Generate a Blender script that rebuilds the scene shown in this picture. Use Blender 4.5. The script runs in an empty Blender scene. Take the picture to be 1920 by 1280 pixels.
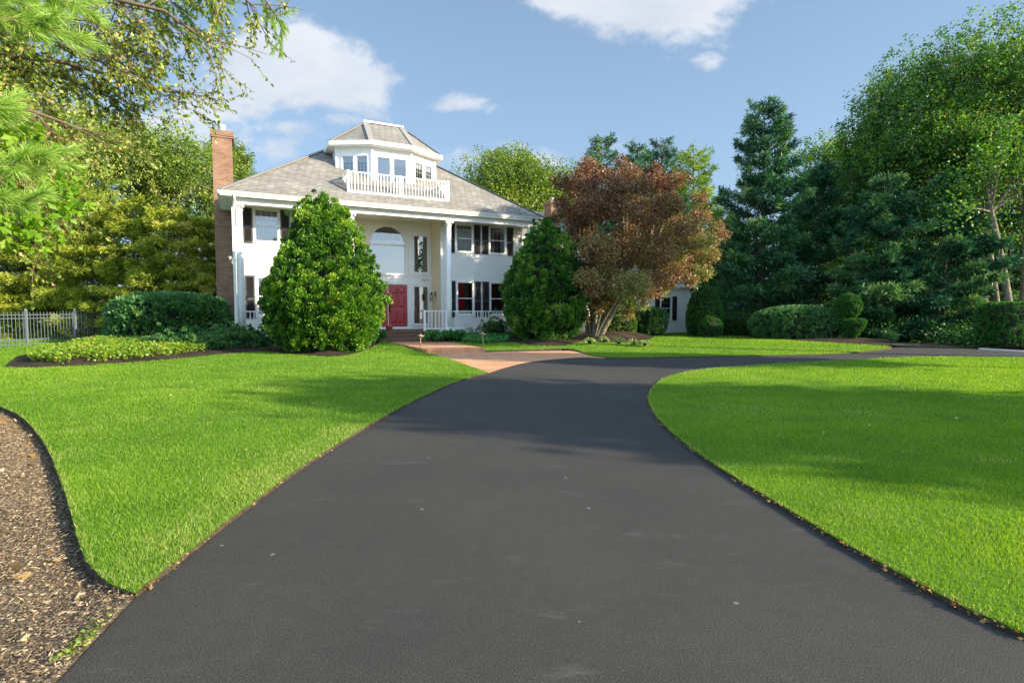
import bpy, math, random
import numpy as np
from mathutils import Vector
from mathutils.geometry import delaunay_2d_cdt
R = math.radians
sc = bpy.context.scene
col = sc.collection
# ------------------------------------------------------------------ camera
F_PX, HZ, CAM_H = 1015.0, 582.0, 1.5
PITCH = math.atan((640 - HZ) / F_PX)
cam = bpy.data.cameras.new('camera'); camo = bpy.data.objects.new('camera', cam); col.objects.link(camo)
cam.sensor_width = 36; cam.lens = 36 * F_PX / 1920; cam.clip_start = 0.05; cam.clip_end = 3000
camo.location = (0, 0, CAM_H); camo.rotation_euler = (math.pi / 2 - PITCH, 0, 0)
sc.camera = camo
# ------------------------------------------------------------------ sun, sky, exposure
SUN_D = Vector((0.951, -0.309, 0.392)).normalized()      # towards the sun
SUN_EL = math.asin(SUN_D.z); SUN_AZ = math.atan2(SUN_D.x, SUN_D.y)
sun = bpy.data.lights.new('sun', 'SUN'); sun.energy = 5.0; sun.angle = R(0.53); sun.color = (1.0, 0.86, 0.66)
suno = bpy.data.objects.new('sun', sun); col.objects.link(suno)
suno.rotation_euler = SUN_D.to_track_quat('Z', 'Y').to_euler()
sc.view_settings.view_transform = 'Standard'; sc.view_settings.look = 'None'
sc.view_settings.exposure = 1.05; sc.view_settings.gamma = 1
sc.view_settings.use_curve_mapping = False
sc.cycles.use_denoising = True
sc.cycles.max_bounces = 8; sc.cycles.transparent_max_bounces = 16; sc.cycles.caustics_reflective = False
SKY_STR = 0.085

def node(nt, typ, **kw):
    n = nt.nodes.new(typ)
    for k, v in kw.items():
        if k in n.inputs: n.inputs[k].default_value = v
        else: setattr(n, k, v)
    return n

world = bpy.data.worlds.new('World'); sc.world = world; world.use_nodes = True
nt = world.node_tree; nt.nodes.clear(); L = nt.links.new
def mth(op, a, b=None, c=None, clamp=False, t=None):
    t = t or nt
    n = t.nodes.new('ShaderNodeMath'); n.operation = op; n.use_clamp = clamp
    for i, v in enumerate((a, b, c)):
        if v is None: continue
        if isinstance(v, (int, float)): n.inputs[i].default_value = v
        else: t.links.new(v, n.inputs[i])
    return n.outputs[0]
def build_sky():
    tc = node(nt, 'ShaderNodeTexCoord'); sky = node(nt, 'ShaderNodeTexSky')
    sky.sky_type = 'NISHITA'; sky.sun_disc = False; sky.sun_elevation = SUN_EL; sky.sun_rotation = SUN_AZ
    sky.altitude = 0; sky.air_density = 1.0; sky.dust_density = 0.6; sky.ozone_density = 1.6
    sp = node(nt, 'ShaderNodeSeparateXYZ'); L(tc.outputs['Generated'], sp.inputs[0])
    X, Y, Z = sp.outputs
    Yc = mth('MAXIMUM', Y, 0.02)
    u = mth('DIVIDE', X, Yc); v = mth('DIVIDE', Z, Yc)
    cv = node(nt, 'ShaderNodeCombineXYZ'); L(u, cv.inputs[0]); L(mth('MULTIPLY', v, 1.5), cv.inputs[1])
    nz = node(nt, 'ShaderNodeTexNoise', Scale=7.0, Detail=9.0, Roughness=0.62, Distortion=0.25); L(cv.outputs[0], nz.inputs['Vector'])
    nz2 = node(nt, 'ShaderNodeTexNoise', Scale=3.2, Detail=5.0, Roughness=0.55); L(cv.outputs[0], nz2.inputs['Vector'])
    # cumulus heaps: (azimuth tangent, height tangent, half width, half height, weight)
    blobs = [(-0.40, .44, .15, .08, 1.0), (-0.30, .415, .10, .06, .95), (-0.48, .40, .12, .07, .85), (-0.34, .375, .20, .03, .45),
             (0.12, .60, .17, .075, 1.05), (0.26, .58, .17, .09, 1.1), (0.42, .615, .15, .06, 1.0), (0.02, .60, .09, .05, .9), (-.50, .30, .2, .05, .62), (.0, .27, .25, .05, .52), (0.52, .60, .09, .035, .75),
             (-0.09, .372, .085, .022, .55), (-0.18, .36, .05, .016, .35), (0.35, .447, .035, .02, .6), (0.20, .54, .06, .03, .55),
             (-0.53, .365, .09, .035, .85), (-0.42, .33, .09, .022, .7), (-0.31, .345, .05, .02, .6), (-0.38, .315, .10, .028, .5), (-0.80, .30, .3, .10, .65), (-0.05, .29, .12, .04, .4), (0.1, .27, .05, .04, .5),
             (-0.60, .48, .12, .04, .5)]
    tot = None
    for bx, bz, w, h, k in blobs:
        dx = mth('DIVIDE', mth('SUBTRACT', u, bx), w * 1.25); dz = mth('DIVIDE', mth('SUBTRACT', v, bz), h * 1.25)
        r2 = mth('ADD', mth('MULTIPLY', dx, dx), mth('MULTIPLY', dz, dz))
        g = mth('MULTIPLY', mth('EXPONENT', mth('MULTIPLY', r2, -1.0)), k)
        tot = g if tot is None else mth('MAXIMUM', tot, g)
    front = mth('GREATER_THAN', Y, 0.03)
    # scattered clouds over the rest of the sky, from the same noise laid over the dome
    nz3 = node(nt, 'ShaderNodeTexNoise', Scale=2.6, Detail=8.0, Roughness=0.6); L(tc.outputs['Generated'], nz3.inputs['Vector'])
    back = mth('MULTIPLY', mth('SUBTRACT', 1.0, mth('GREATER_THAN', Y, 0.03)), mth('SUBTRACT', nz3.outputs['Fac'], .12))
    dens = mth('ADD', mth('MULTIPLY', front, mth('ADD', tot, mth('MULTIPLY', mth('SUBTRACT', nz.outputs['Fac'], 0.5), 1.5))), back)
    mr = node(nt, 'ShaderNodeMapRange'); mr.interpolation_type = 'SMOOTHSTEP'
    mr.inputs['From Min'].default_value = .38; mr.inputs['From Max'].default_value = .74; L(dens, mr.inputs['Value'])
    haze = node(nt, 'ShaderNodeMapRange'); haze.inputs['From Min'].default_value = .0; haze.inputs['From Max'].default_value = .62
    haze.inputs['To Min'].default_value = .75; haze.inputs['To Max'].default_value = .30; L(Z, haze.inputs['Value'])
    m0 = node(nt, 'ShaderNodeMix', data_type='RGBA'); L(haze.outputs[0], m0.inputs[0])
    L(sky.outputs[0], m0.inputs[6]); m0.inputs[7].default_value = (2.55, 3.8, 5.4, 1)
    cl = node(nt, 'ShaderNodeMapRange'); cl.inputs['From Min'].default_value = .3; cl.inputs['From Max'].default_value = .7; L(nz2.outputs['Fac'], cl.inputs['Value'])
    cr = node(nt, 'ShaderNodeMix', data_type='RGBA'); L(cl.outputs[0], cr.inputs[0])
    cr.inputs[6].default_value = (3.6, 4.0, 4.7, 1); cr.inputs[7].default_value = (5.3, 5.5, 5.8, 1)
    m1 = node(nt, 'ShaderNodeMix', data_type='RGBA'); L(mth('MULTIPLY', mr.outputs[0], .93), m1.inputs[0])
    L(m0.outputs[2], m1.inputs[6]); L(cr.outputs[2], m1.inputs[7])
    # added fill light: sky strength multiplied up overhead and behind the viewer
    rear = node(nt, 'ShaderNodeMapRange'); rear.interpolation_type = 'SMOOTHSTEP'; rear.inputs['From Min'].default_value = .45; rear.inputs['From Max'].default_value = -.35
    rear.inputs['To Min'].default_value = 1.0; rear.inputs['To Max'].default_value = 2.15; L(mth('SUBTRACT', Y, mth('MULTIPLY', mth('MAXIMUM', mth('SUBTRACT', Z, .55), 0.0), 1.6)), rear.inputs['Value'])
    bg = node(nt, 'ShaderNodeBackground'); L(mth('MULTIPLY', rear.outputs[0], SKY_STR), bg.inputs[1]); L(m1.outputs[2], bg.inputs[0])
    out = node(nt, 'ShaderNodeOutputWorld'); L(bg.outputs[0], out.inputs[0])
build_sky()

# ------------------------------------------------------------------ projection helpers (pixel of the 1920x1280 frame -> place in the world)
def G(px, py, z=0.0):
    x = (px - 960) / F_PX; y = -(py - 640) / F_PX
    d = Vector((x, math.cos(PITCH) + y * math.sin(PITCH), -math.sin(PITCH) + y * math.cos(PITCH)))
    t = (z - CAM_H) / d.z
    return (d.x * t, d.y * t)
def XD(px, D): return (px - 960) / F_PX * D
def ZD(py, D): return CAM_H + (HZ - py) / F_PX * D
def sstep(t):
    t = np.clip(t, 0, 1); return t * t * (3 - 2 * t)
def gz(x, y): return 0.12 * sstep((np.asarray(y, float) - 18.6) / 4.0)

# ------------------------------------------------------------------ materials
MAT = {}
def newmat(name):
    m = bpy.data.materials.new(name); m.use_nodes = True; m.node_tree.nodes.clear(); MAT[name] = m
    o = m.node_tree.nodes.new('ShaderNodeOutputMaterial'); return m, m.node_tree, o
def ramp(t, fac, stops):
    r = t.nodes.new('ShaderNodeValToRGB'); e = r.color_ramp.elements
    while len(e) < len(stops): e.new(.5)
    for el, (p, c) in zip(e, stops): el.position = p; el.color = (*c, 1)
    t.links.new(fac, r.inputs[0]); return r.outputs[0]
def plain(name, c, rough=.5, var=.06, scale=3.0, bump=0.0, bscale=60, spec=.5, metal=0, c2=None):
    m, t, o = newmat(name)
    b = node(t, 'ShaderNodeBsdfPrincipled'); b.inputs['Roughness'].default_value = rough; b.inputs['Metallic'].default_value = metal
    b.inputs['Specular IOR Level'].default_value = spec
    tc = node(t, 'ShaderNodeTexCoord'); nz = node(t, 'ShaderNodeTexNoise', Scale=scale, Detail=6.0, Roughness=.6); t.links.new(tc.outputs['Object'], nz.inputs['Vector'])
    lo = tuple(x * (1 - var) for x in c); hi = tuple(min(1, x * (1 + var)) for x in (c2 or c))
    t.links.new(ramp(t, nz.outputs['Fac'], [(.3, lo), (.7, hi)]), b.inputs['Base Color'])
    if bump:
        n2 = node(t, 'ShaderNodeTexNoise', Scale=float(bscale), Detail=3.0); t.links.new(tc.outputs['Object'], n2.inputs['Vector'])
        bp = node(t, 'ShaderNodeBump', Strength=bump, Distance=.01); t.links.new(n2.outputs['Fac'], bp.inputs['Height']); t.links.new(bp.outputs[0], b.inputs['Normal'])
    t.links.new(b.outputs[0], o.inputs[0]); return m
def bricks(name, c1, c2, mortar, bw, bh, ms, rough=.85, ground=False, rot=0, bump=.4, blotch=None):
    m, t, o = newmat(name)
    b = node(t, 'ShaderNodeBsdfPrincipled'); b.inputs['Roughness'].default_value = rough; b.inputs['Specular IOR Level'].default_value = .25
    tc = node(t, 'ShaderNodeTexCoord')
    if ground:
        mp = node(t, 'ShaderNodeMapping'); mp.inputs['Rotation'].default_value = (0, 0, rot); t.links.new(tc.outputs['Object'], mp.inputs['Vector']); vec = mp.outputs[0]
    else:
        s = node(t, 'ShaderNodeSeparateXYZ'); t.links.new(tc.outputs['Object'], s.inputs[0])
        c = node(t, 'ShaderNodeCombineXYZ'); t.links.new(mth('ADD', s.outputs[0], s.outputs[1], t=t), c.inputs[0]); t.links.new(s.outputs[2], c.inputs[1]); vec = c.outputs[0]
    br = node(t, 'ShaderNodeTexBrick'); br.inputs['Scale'].default_value = 1; br.inputs['Brick Width'].default_value = bw; br.inputs['Row Height'].default_value = bh
    br.inputs['Mortar Size'].default_value = ms; br.inputs['Color1'].default_value = (*c1, 1); br.inputs['Color2'].default_value = (*c2, 1); br.inputs['Mortar'].default_value = (*mortar, 1)
    br.inputs['Mortar Smooth'].default_value = .3
    t.links.new(vec, br.inputs['Vector'])
    nz = node(t, 'ShaderNodeTexNoise', Scale=1.3, Detail=7.0, Roughness=.7); t.links.new(tc.outputs['Object'], nz.inputs['Vector'])
    mx = node(t, 'ShaderNodeMix', data_type='RGBA', blend_type='MULTIPLY'); mx.inputs[0].default_value = 1
    t.links.new(br.outputs['Color'], mx.inputs[6]); t.links.new(ramp(t, nz.outputs['Fac'], [(.3, (.72, .72, .72) if not blotch else blotch), (.7, (1.15, 1.12, 1.08))]), mx.inputs[7])
    t.links.new(mx.outputs[2], b.inputs['Base Color'])
    bp = node(t, 'ShaderNodeBump', Strength=bump, Distance=.01); bp.invert = True; t.links.new(br.outputs['Fac'], bp.inputs['Height']); t.links.new(bp.outputs[0], b.inputs['Normal'])
    t.links.new(b.outputs[0], o.inputs[0]); return m
def leafmat(name, stops, trans=.35, gloss=.04, rough=.45):
    gloss *= .55; rough = max(rough, .5)
    m, t, o = newmat(name)
    at = node(t, 'ShaderNodeAttribute'); at.attribute_name = 'tint'
    c = ramp(t, at.outputs['Fac'], [(p, tuple(min(.8, v * 1.2) for v in q)) for p, q in stops])
    d = node(t, 'ShaderNodeBsdfDiffuse'); t.links.new(c, d.inputs[0])
    tr = node(t, 'ShaderNodeBsdfTranslucent')
    hs = node(t, 'ShaderNodeHueSaturation'); hs.inputs['Hue'].default_value = .485; hs.inputs['Saturation'].default_value = 1.15; hs.inputs['Value'].default_value = 1.5
    t.links.new(c, hs.inputs['Color']); t.links.new(hs.outputs[0], tr.inputs[0])
    m1 = node(t, 'ShaderNodeMixShader'); m1.inputs[0].default_value = trans; t.links.new(d.outputs[0], m1.inputs[1]); t.links.new(tr.outputs[0], m1.inputs[2])
    g = node(t, 'ShaderNodeBsdfGlossy'); g.inputs['Roughness'].default_value = rough; g.inputs[0].default_value = (1, 1, 1, 1)
    m2 = node(t, 'ShaderNodeMixShader'); m2.inputs[0].default_value = gloss; t.links.new(m1.outputs[0], m2.inputs[1]); t.links.new(g.outputs[0], m2.inputs[2])
    t.links.new(m2.outputs[0], o.inputs[0]); return m

plain('white_siding', (.80, .79, .74), .55, .03, 1.5)
plain('white_trim', (.84, .83, .79), .45, .02, 2)
plain('bounce_tinted_siding', (.78, .71, .52), .6, .04, 1.5)  # white siding of the entry recess, warm bounced light mixed into its colour
plain('grey_shutter', (.055, .052, .055), .5, .15, 4, c2=(.07, .065, .065))
plain('black_iron', (.02, .02, .022), .4, .1)
plain('grey_blue_metal', (.40, .47, .50), .4, .04)
plain('concrete', (.42, .40, .36), .85, .12, 4, .3)
plain('red_door', (.36, .010, .024), .28, .1, 2)
plain('red_curtain', (.55, .02, .03), .8, .25, 6)
plain('white_curtain', (.80, .80, .80), .85, .06, 5)
plain('dark_room', (.10, .095, .08), .9, .3, 2)
plain('tan_room', (.40, .33, .19), .8, .1, 1)
plain('wood_tread', (.16, .075, .03), .5, .2, 8)
plain('brass', (.35, .24, .10), .35, .15, 8, metal=.7)
plain('copper_lamp', (.38, .24, .13), .45, .2, 12, metal=.3)
plain('terracotta', (.42, .13, .08), .7, .1)
plain('bark', (.07, .055, .04), .95, .45, 9, .8, 25, c2=(.14, .11, .08))
plain('pale_bark', (.10, .085, .06), .95, .4, 7, .8, 25, c2=(.25, .21, .14))
plain('brown_twig', (.16, .11, .07), .9, .3, 6)
plain('forest_floor', (.035, .035, .018), .95, .5, 1.2, .6, 14, c2=(.10, .085, .04))
plain('soil', (.035, .024, .016), 1, .4, 14, .8, 60, c2=(.07, .05, .03))
plain('vinyl_fence', (.13, .155, .175), .45, .03)
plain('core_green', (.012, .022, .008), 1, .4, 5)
plain('pale_stone', (.55, .54, .5), .8, .08, 9, .2)
plain('lamp_glass', (.55, .5, .4), .1, .1)
bricks('chimney_brick', (.34, .175, .105), (.22, .11, .07), (.34, .28, .21), .21, .073, .010, blotch=(.70, .66, .62))
bricks('porch_brick', (.20, .12, .075), (.14, .085, .06), (.16, .14, .11), .21, .07, .010)
bricks('paver', (.74, .39, .21), (.60, .30, .165), (.42, .28, .17), .20, .10, .006, ground=True, rot=R(38), bump=.5, blotch=(.80, .78, .74))
bricks('shingle', (.325, .315, .285), (.235, .225, .20), (.11, .105, .09), .30, .085, .010, rough=.95, bump=.6, blotch=(.72, .69, .66))
plain('shingle_cap', (.27, .26, .235), .95, .15, 4)

def glass_mat():
    m, t, o = newmat('window_glass')
    tr = node(t, 'ShaderNodeBsdfTransparent'); tr.inputs[0].default_value = (.94, .96, .96, 1)
    g = node(t, 'ShaderNodeBsdfGlossy'); g.inputs['Roughness'].default_value = .01
    tc = node(t, 'ShaderNodeTexCoord'); nz = node(t, 'ShaderNodeTexNoise', Scale=1.2, Detail=1.0); t.links.new(tc.outputs['Object'], nz.inputs['Vector'])
    bp = node(t, 'ShaderNodeBump', Strength=.08, Distance=.05); t.links.new(nz.outputs['Fac'], bp.inputs['Height']); t.links.new(bp.outputs[0], g.inputs['Normal'])
    fr = node(t, 'ShaderNodeFresnel', IOR=1.9)
    mx = node(t, 'ShaderNodeMixShader'); t.links.new(mth('ADD', fr.outputs[0], .16, clamp=True, t=t), mx.inputs[0])
    t.links.new(tr.outputs[0], mx.inputs[1]); t.links.new(g.outputs[0], mx.inputs[2]); t.links.new(mx.outputs[0], o.inputs[0])
glass_mat()
def asphalt_mat():
    m, t, o = newmat('asphalt')
    b = node(t, 'ShaderNodeBsdfPrincipled'); b.inputs['Roughness'].default_value = .82; b.inputs['Specular IOR Level'].default_value = .35
    tc = node(t, 'ShaderNodeTexCoord'); V = tc.outputs['Object']
    def N(s, d=6.0, r=.6, dist=0.0):
        n = node(t, 'ShaderNodeTexNoise', Scale=float(s), Detail=float(d), Roughness=r, Distortion=dist); t.links.new(V, n.inputs['Vector']); return n.outputs['Fac']
    fine = N(150, 3, .85); big = N(.45, 5); mid = N(9, 5, .7)
    vo = node(t, 'ShaderNodeTexVoronoi', Scale=160.0); t.links.new(V, vo.inputs['Vector'])
    base = ramp(t, fine, [(.33, (.012, .011, .0095)), (.5, (.037, .0345, .030)), (.67, (.118, .110, .094))])
    def mul(a, bcol, f=1.0, typ='MULTIPLY'):
        x = node(t, 'ShaderNodeMix', data_type='RGBA', blend_type=typ)
        if isinstance(f, float): x.inputs[0].default_value = f
        else: t.links.new(f, x.inputs[0])
        t.links.new(a, x.inputs[6])
        if isinstance(bcol, tuple): x.inputs[7].default_value = (*bcol, 1)
        else: t.links.new(bcol, x.inputs[7])
        return x.outputs[2]
    c = mul(base, ramp(t, big, [(.3, (.80, .80, .82)), (.7, (1.18, 1.17, 1.14))]))
    c = mul(c, ramp(t, mid, [(.3, (.90, .90, .90)), (.7, (1.10, 1.10, 1.10))]))
    # pale scuffs and dried splashes
    mp = node(t, 'ShaderNodeMapping'); mp.inputs['Scale'].default_value = (.8, 2.6, 1); mp.inputs['Rotation'].default_value = (0, 0, .5); t.links.new(V, mp.inputs['Vector'])
    n3 = node(t, 'ShaderNodeTexNoise', Scale=1.7, Detail=7.0, Roughness=.72); t.links.new(mp.outputs[0], n3.inputs['Vector'])
    sc1 = node(t, 'ShaderNodeMapRange'); sc1.inputs['From Min'].default_value = .60; sc1.inputs['From Max'].default_value = .80; sc1.inputs['To Max'].default_value = .28; t.links.new(n3.outputs['Fac'], sc1.inputs['Value'])
    c = mul(c, (.24, .235, .22), sc1.outputs[0], 'MIX')
    v2 = node(t, 'ShaderNodeTexVoronoi', Scale=2.3); t.links.new(V, v2.inputs['Vector'])
    sp = mth('LESS_THAN', v2.outputs['Distance'], .035, t=t)
    c = mul(c, (.30, .30, .28), mth('MULTIPLY', sp, .45, t=t), 'MIX')
    t.links.new(c, b.inputs['Base Color'])
    bp = node(t, 'ShaderNodeBump', Strength=.18, Distance=.004); t.links.new(fine, bp.inputs['Height']); t.links.new(bp.outputs[0], b.inputs['Normal'])
    t.links.new(b.outputs[0], o.inputs[0])
asphalt_mat()
def mulch_mat(name, cs, sc_=22.0):
    m, t, o = newmat(name)
    b = node(t, 'ShaderNodeBsdfPrincipled'); b.inputs['Roughness'].default_value = .95; b.inputs['Specular IOR Level'].default_value = .2
    tc = node(t, 'ShaderNodeTexCoord'); mp = node(t, 'ShaderNodeMapping'); mp.inputs['Scale'].default_value = (1, 2.2, 1); t.links.new(tc.outputs['Object'], mp.inputs['Vector'])
    n1 = node(t, 'ShaderNodeTexNoise', Scale=sc_, Detail=8.0, Roughness=.75, Distortion=1.0); t.links.new(mp.outputs[0], n1.inputs['Vector'])
    n2 = node(t, 'ShaderNodeTexNoise', Scale=1.1, Detail=4.0); t.links.new(tc.outputs['Object'], n2.inputs['Vector'])
    f = mth('ADD', n1.outputs['Fac'], mth('MULTIPLY', mth('SUBTRACT', n2.outputs['Fac'], .5, t=t), .5, t=t), t=t)
    t.links.new(ramp(t, f, [(.3, cs[0]), (.5, cs[1]), (.68, cs[2])]), b.inputs['Base Color'])
    bp = node(t, 'ShaderNodeBump', Strength=1.0, Distance=.03); t.links.new(n1.outputs['Fac'], bp.inputs['Height']); t.links.new(bp.outputs[0], b.inputs['Normal'])
    t.links.new(b.outputs[0], o.inputs[0])
mulch_mat('pale_mulch', ((.06, .045, .035), (.19, .145, .10), (.42, .33, .21)))
mulch_mat('dark_mulch', ((.012, .009, .007), (.04, .027, .019), (.11, .075, .05)))
def turf_mat():
    m, t, o = newmat('turf')
    b = node(t, 'ShaderNodeBsdfPrincipled'); b.inputs['Roughness'].default_value = .9; b.inputs['Specular IOR Level'].default_value = .15
    tc = node(t, 'ShaderNodeTexCoord'); V = tc.outputs['Object']
    n1 = node(t, 'ShaderNodeTexNoise', Scale=40.0, Detail=4.0, Roughness=.7); t.links.new(V, n1.inputs['Vector'])
    n2 = node(t, 'ShaderNodeTexNoise', Scale=1.4, Detail=5.0); t.links.new(V, n2.inputs['Vector'])
    f = mth('ADD', mth('MULTIPLY', n1.outputs['Fac'], .6, t=t), mth('MULTIPLY', n2.outputs['Fac'], .4, t=t), t=t)
    t.links.new(ramp(t, f, [(.35, (.055, .125, .012)), (.55, (.12, .25, .02)), (.7, (.21, .34, .04))]), b.inputs['Base Color'])
    bp = node(t, 'ShaderNodeBump', Strength=1.0, Distance=.04); t.links.new(n1.outputs['Fac'], bp.inputs['Height']); t.links.new(bp.outputs[0], b.inputs['Normal'])
    t.links.new(b.outputs[0], o.inputs[0])
turf_mat()
leafmat('grass_blade', [(0, (.07, .17, .010)), (.5, (.145, .285, .016)), (.85, (.25, .36, .035)), (1, (.44, .42, .18))], .45, .03)
leafmat('cone_leaf', [(0, (.006, .03, .005)), (.35, (.024, .09, .008)), (.6, (.07, .19, .015)), (.85, (.145, .30, .018)), (1, (.26, .38, .035))], .20, .07)
leafmat('dark_cone_leaf', [(0, (.006, .03, .006)), (.35, (.020, .09, .012)), (.65, (.06, .19, .02)), (.9, (.13, .30, .03)), (1, (.25, .36, .06))], .18, .07)
leafmat('maple_leaf', [(0, (.045, .028, .016)), (.22, (.14, .06, .035)), (.40, (.235, .105, .055)), (.58, (.235, .16, .06)), (.8, (.24, .21, .065)), (1, (.18, .24, .06))], .26, .06)
leafmat('oak_leaf', [(0, (.025, .06, .010)), (.4, (.09, .17, .018)), (.7, (.20, .30, .03)), (.9, (.32, .36, .05)), (1, (.42, .32, .09))], .34, .06)
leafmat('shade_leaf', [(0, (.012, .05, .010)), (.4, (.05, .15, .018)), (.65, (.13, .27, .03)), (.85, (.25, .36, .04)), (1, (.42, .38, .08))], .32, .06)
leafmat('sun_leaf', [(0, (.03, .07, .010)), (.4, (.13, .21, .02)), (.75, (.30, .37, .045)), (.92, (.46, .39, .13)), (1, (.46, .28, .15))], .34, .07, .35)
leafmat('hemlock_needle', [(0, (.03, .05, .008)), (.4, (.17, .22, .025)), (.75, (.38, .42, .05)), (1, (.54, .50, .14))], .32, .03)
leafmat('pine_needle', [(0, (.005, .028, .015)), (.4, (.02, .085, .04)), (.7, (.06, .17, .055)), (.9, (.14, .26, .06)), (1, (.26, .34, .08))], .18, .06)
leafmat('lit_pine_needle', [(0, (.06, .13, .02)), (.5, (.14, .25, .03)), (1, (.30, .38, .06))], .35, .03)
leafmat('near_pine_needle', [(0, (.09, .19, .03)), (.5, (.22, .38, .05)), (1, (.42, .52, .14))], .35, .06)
leafmat('laurel_leaf', [(0, (.015, .075, .025)), (.5, (.045, .16, .045)), (.85, (.11, .24, .05)), (1, (.26, .31, .05))], .18, .10, .3)
leafmat('yew_leaf', [(0, (.02, .085, .02)), (.5, (.045, .16, .03)), (.9, (.10, .24, .04)), (1, (.18, .26, .06))], .2, .02)
leafmat('groundcover_leaf', [(0, (.05, .13, .015)), (.5, (.14, .25, .02)), (.85, (.28, .33, .03)), (1, (.36, .26, .04))], .35, .04)
leafmat('juniper_leaf', [(0, (.03, .10, .035)), (.5, (.06, .18, .05)), (1, (.14, .24, .07))], .25, .03)
leafmat('hosta_leaf', [(0, (.02, .12, .03)), (.5, (.04, .18, .04)), (1, (.10, .27, .05))], .3, .06)
leafmat('variegated_leaf', [(0, (.12, .20, .05)), (.6, (.30, .36, .12)), (1, (.55, .55, .30))], .3, .04)
leafmat('dry_leaf', [(0, (.20, .11, .04)), (.5, (.42, .27, .09)), (1, (.60, .50, .30))], .3, .03)

# ------------------------------------------------------------------ object helpers
def tag(o, label=None, cat=None, group=None, kind=None):
    if label: o['label'] = label
    if cat: o['category'] = cat
    if group: o['group'] = group
    if kind: o['kind'] = kind
    return o
def empty(name, loc=(0, 0, 0), rz=0, label=None, cat=None, group=None):
    o = bpy.data.objects.new(name, None); o.empty_display_size = .3; col.objects.link(o)
    o.location = loc; o.rotation_euler = (0, 0, rz); return tag(o, label, cat, group)
def mesh_np(name, V, Fc, mat, parent=None, tint=None, smooth=False):
    V = np.asarray(V, np.float32); Fc = np.asarray(Fc, np.int32); k = Fc.shape[1]; n = len(Fc)
    me = bpy.data.meshes.new(name); me.vertices.add(len(V)); me.vertices.foreach_set('co', V.ravel())
    me.loops.add(n * k); me.loops.foreach_set('vertex_index', Fc.ravel()); me.polygons.add(n)
    me.polygons.foreach_set('loop_start', np.arange(0, n * k, k, dtype=np.int32))
    if tint is not None:
        a = me.attributes.new('tint', 'FLOAT', 'FACE'); a.data.foreach_set('value', np.asarray(tint, np.float32))
    me.update(calc_edges=True)
    if smooth: me.polygons.foreach_set('use_smooth', np.ones(n, bool))
    me.materials.append(MAT[mat] if isinstance(mat, str) else mat)
    o = bpy.data.objects.new(name, me); col.objects.link(o)
    if parent is not None: o.parent = parent
    return o
class MB:
    def __init__(s): s.v = []; s.f = []
    def add(s, vs, fs):
        b = len(s.v); s.v += [tuple(map(float, v)) for v in vs]; s.f += [tuple(i + b for i in f) for f in fs]; return s
    def box(s, x0, x1, y0, y1, z0, z1):
        v = [(x, y, z) for z in (z0, z1) for y in (y0, y1) for x in (x0, x1)]
        return s.add(v, [(0, 2, 3, 1), (4, 5, 7, 6), (0, 1, 5, 4), (2, 6, 7, 3), (0, 4, 6, 2), (1, 3, 7, 5)])
    def bar(s, a, b, w, h=None, up=(0, 0, 1)):
        h = h or w; a, b = Vector(a), Vector(b); d = (b - a).normalized(); x = d.cross(Vector(up))
        if x.length < 1e-4: x = d.cross(Vector((0, 1, 0)))
        x.normalize(); y = x.cross(d)
        v = [p + x * i * w / 2 + y * j * h / 2 for p in (a, b) for i, j in ((-1, -1), (1, -1), (1, 1), (-1, 1))]
        return s.add(v, [(0, 1, 2, 3), (7, 6, 5, 4), (0, 4, 5, 1), (1, 5, 6, 2), (2, 6, 7, 3), (3, 7, 4, 0)])
    def tube(s, pts, rad, n=8, cap=True):
        pts = [Vector(p) for p in pts]; rings = []
        for i, p in enumerate(pts):
            d = (pts[min(i + 1, len(pts) - 1)] - pts[max(i - 1, 0)]).normalized()
            x = d.cross(Vector((.13, .21, 1))) if abs(d.z) < .95 else d.cross(Vector((1, .1, 0)))
            x.normalize(); y = d.cross(x); r = rad[i] if hasattr(rad, '__len__') else rad
            rings.append([p + (x * math.cos(2 * math.pi * k / n) + y * math.sin(2 * math.pi * k / n)) * r for k in range(n)])
        v = [q for r_ in rings for q in r_]; f = []
        for i in range(len(pts) - 1):
            for k in range(n):
                f.append((i * n + k, i * n + (k + 1) % n, (i + 1) * n + (k + 1) % n, (i + 1) * n + k))
        if cap: f += [tuple(reversed(range(n))), tuple((len(pts) - 1) * n + k for k in range(n))]
        return s.add(v, f)
    def lathe(s, prof, c=(0, 0, 0), n=20):
        v = [(c[0] + r * math.cos(2 * math.pi * k / n), c[1] + r * math.sin(2 * math.pi * k / n), c[2] + z) for r, z in prof for k in range(n)]; f = []
        for i in range(len(prof) - 1):
            for k in range(n): f.append((i * n + k, i * n + (k + 1) % n, (i + 1) * n + (k + 1) % n, (i + 1) * n + k))
        f += [tuple(reversed(range(n))), tuple((len(prof) - 1) * n + k for k in range(n))]
        return s.add(v, f)
    def prism(s, poly, z0, z1):
        n = len(poly); v = [(x, y, z0) for x, y in poly] + [(x, y, z1) for x, y in poly]
        return s.add(v, [tuple(reversed(range(n))), tuple(range(n, 2 * n))] + [(i, (i + 1) % n, (i + 1) % n + n, i + n) for i in range(n)])
    def build(s, name, mat, parent=None, smooth=False):
        me = bpy.data.meshes.new(name); me.from_pydata(s.v, [], s.f); me.update()
        if smooth: me.polygons.foreach_set('use_smooth', [len(p.vertices) < 7 for p in me.polygons])
        me.materials.append(MAT[mat]); o = bpy.data.objects.new(name, me); col.objects.link(o)
        if parent is not None: o.parent = parent
        return o
def copy_tree(o, parent=None):
    c = o.copy(); col.objects.link(c); c.parent = parent
    for ch in list(o.children): copy_tree(ch, c)
    return c

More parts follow.
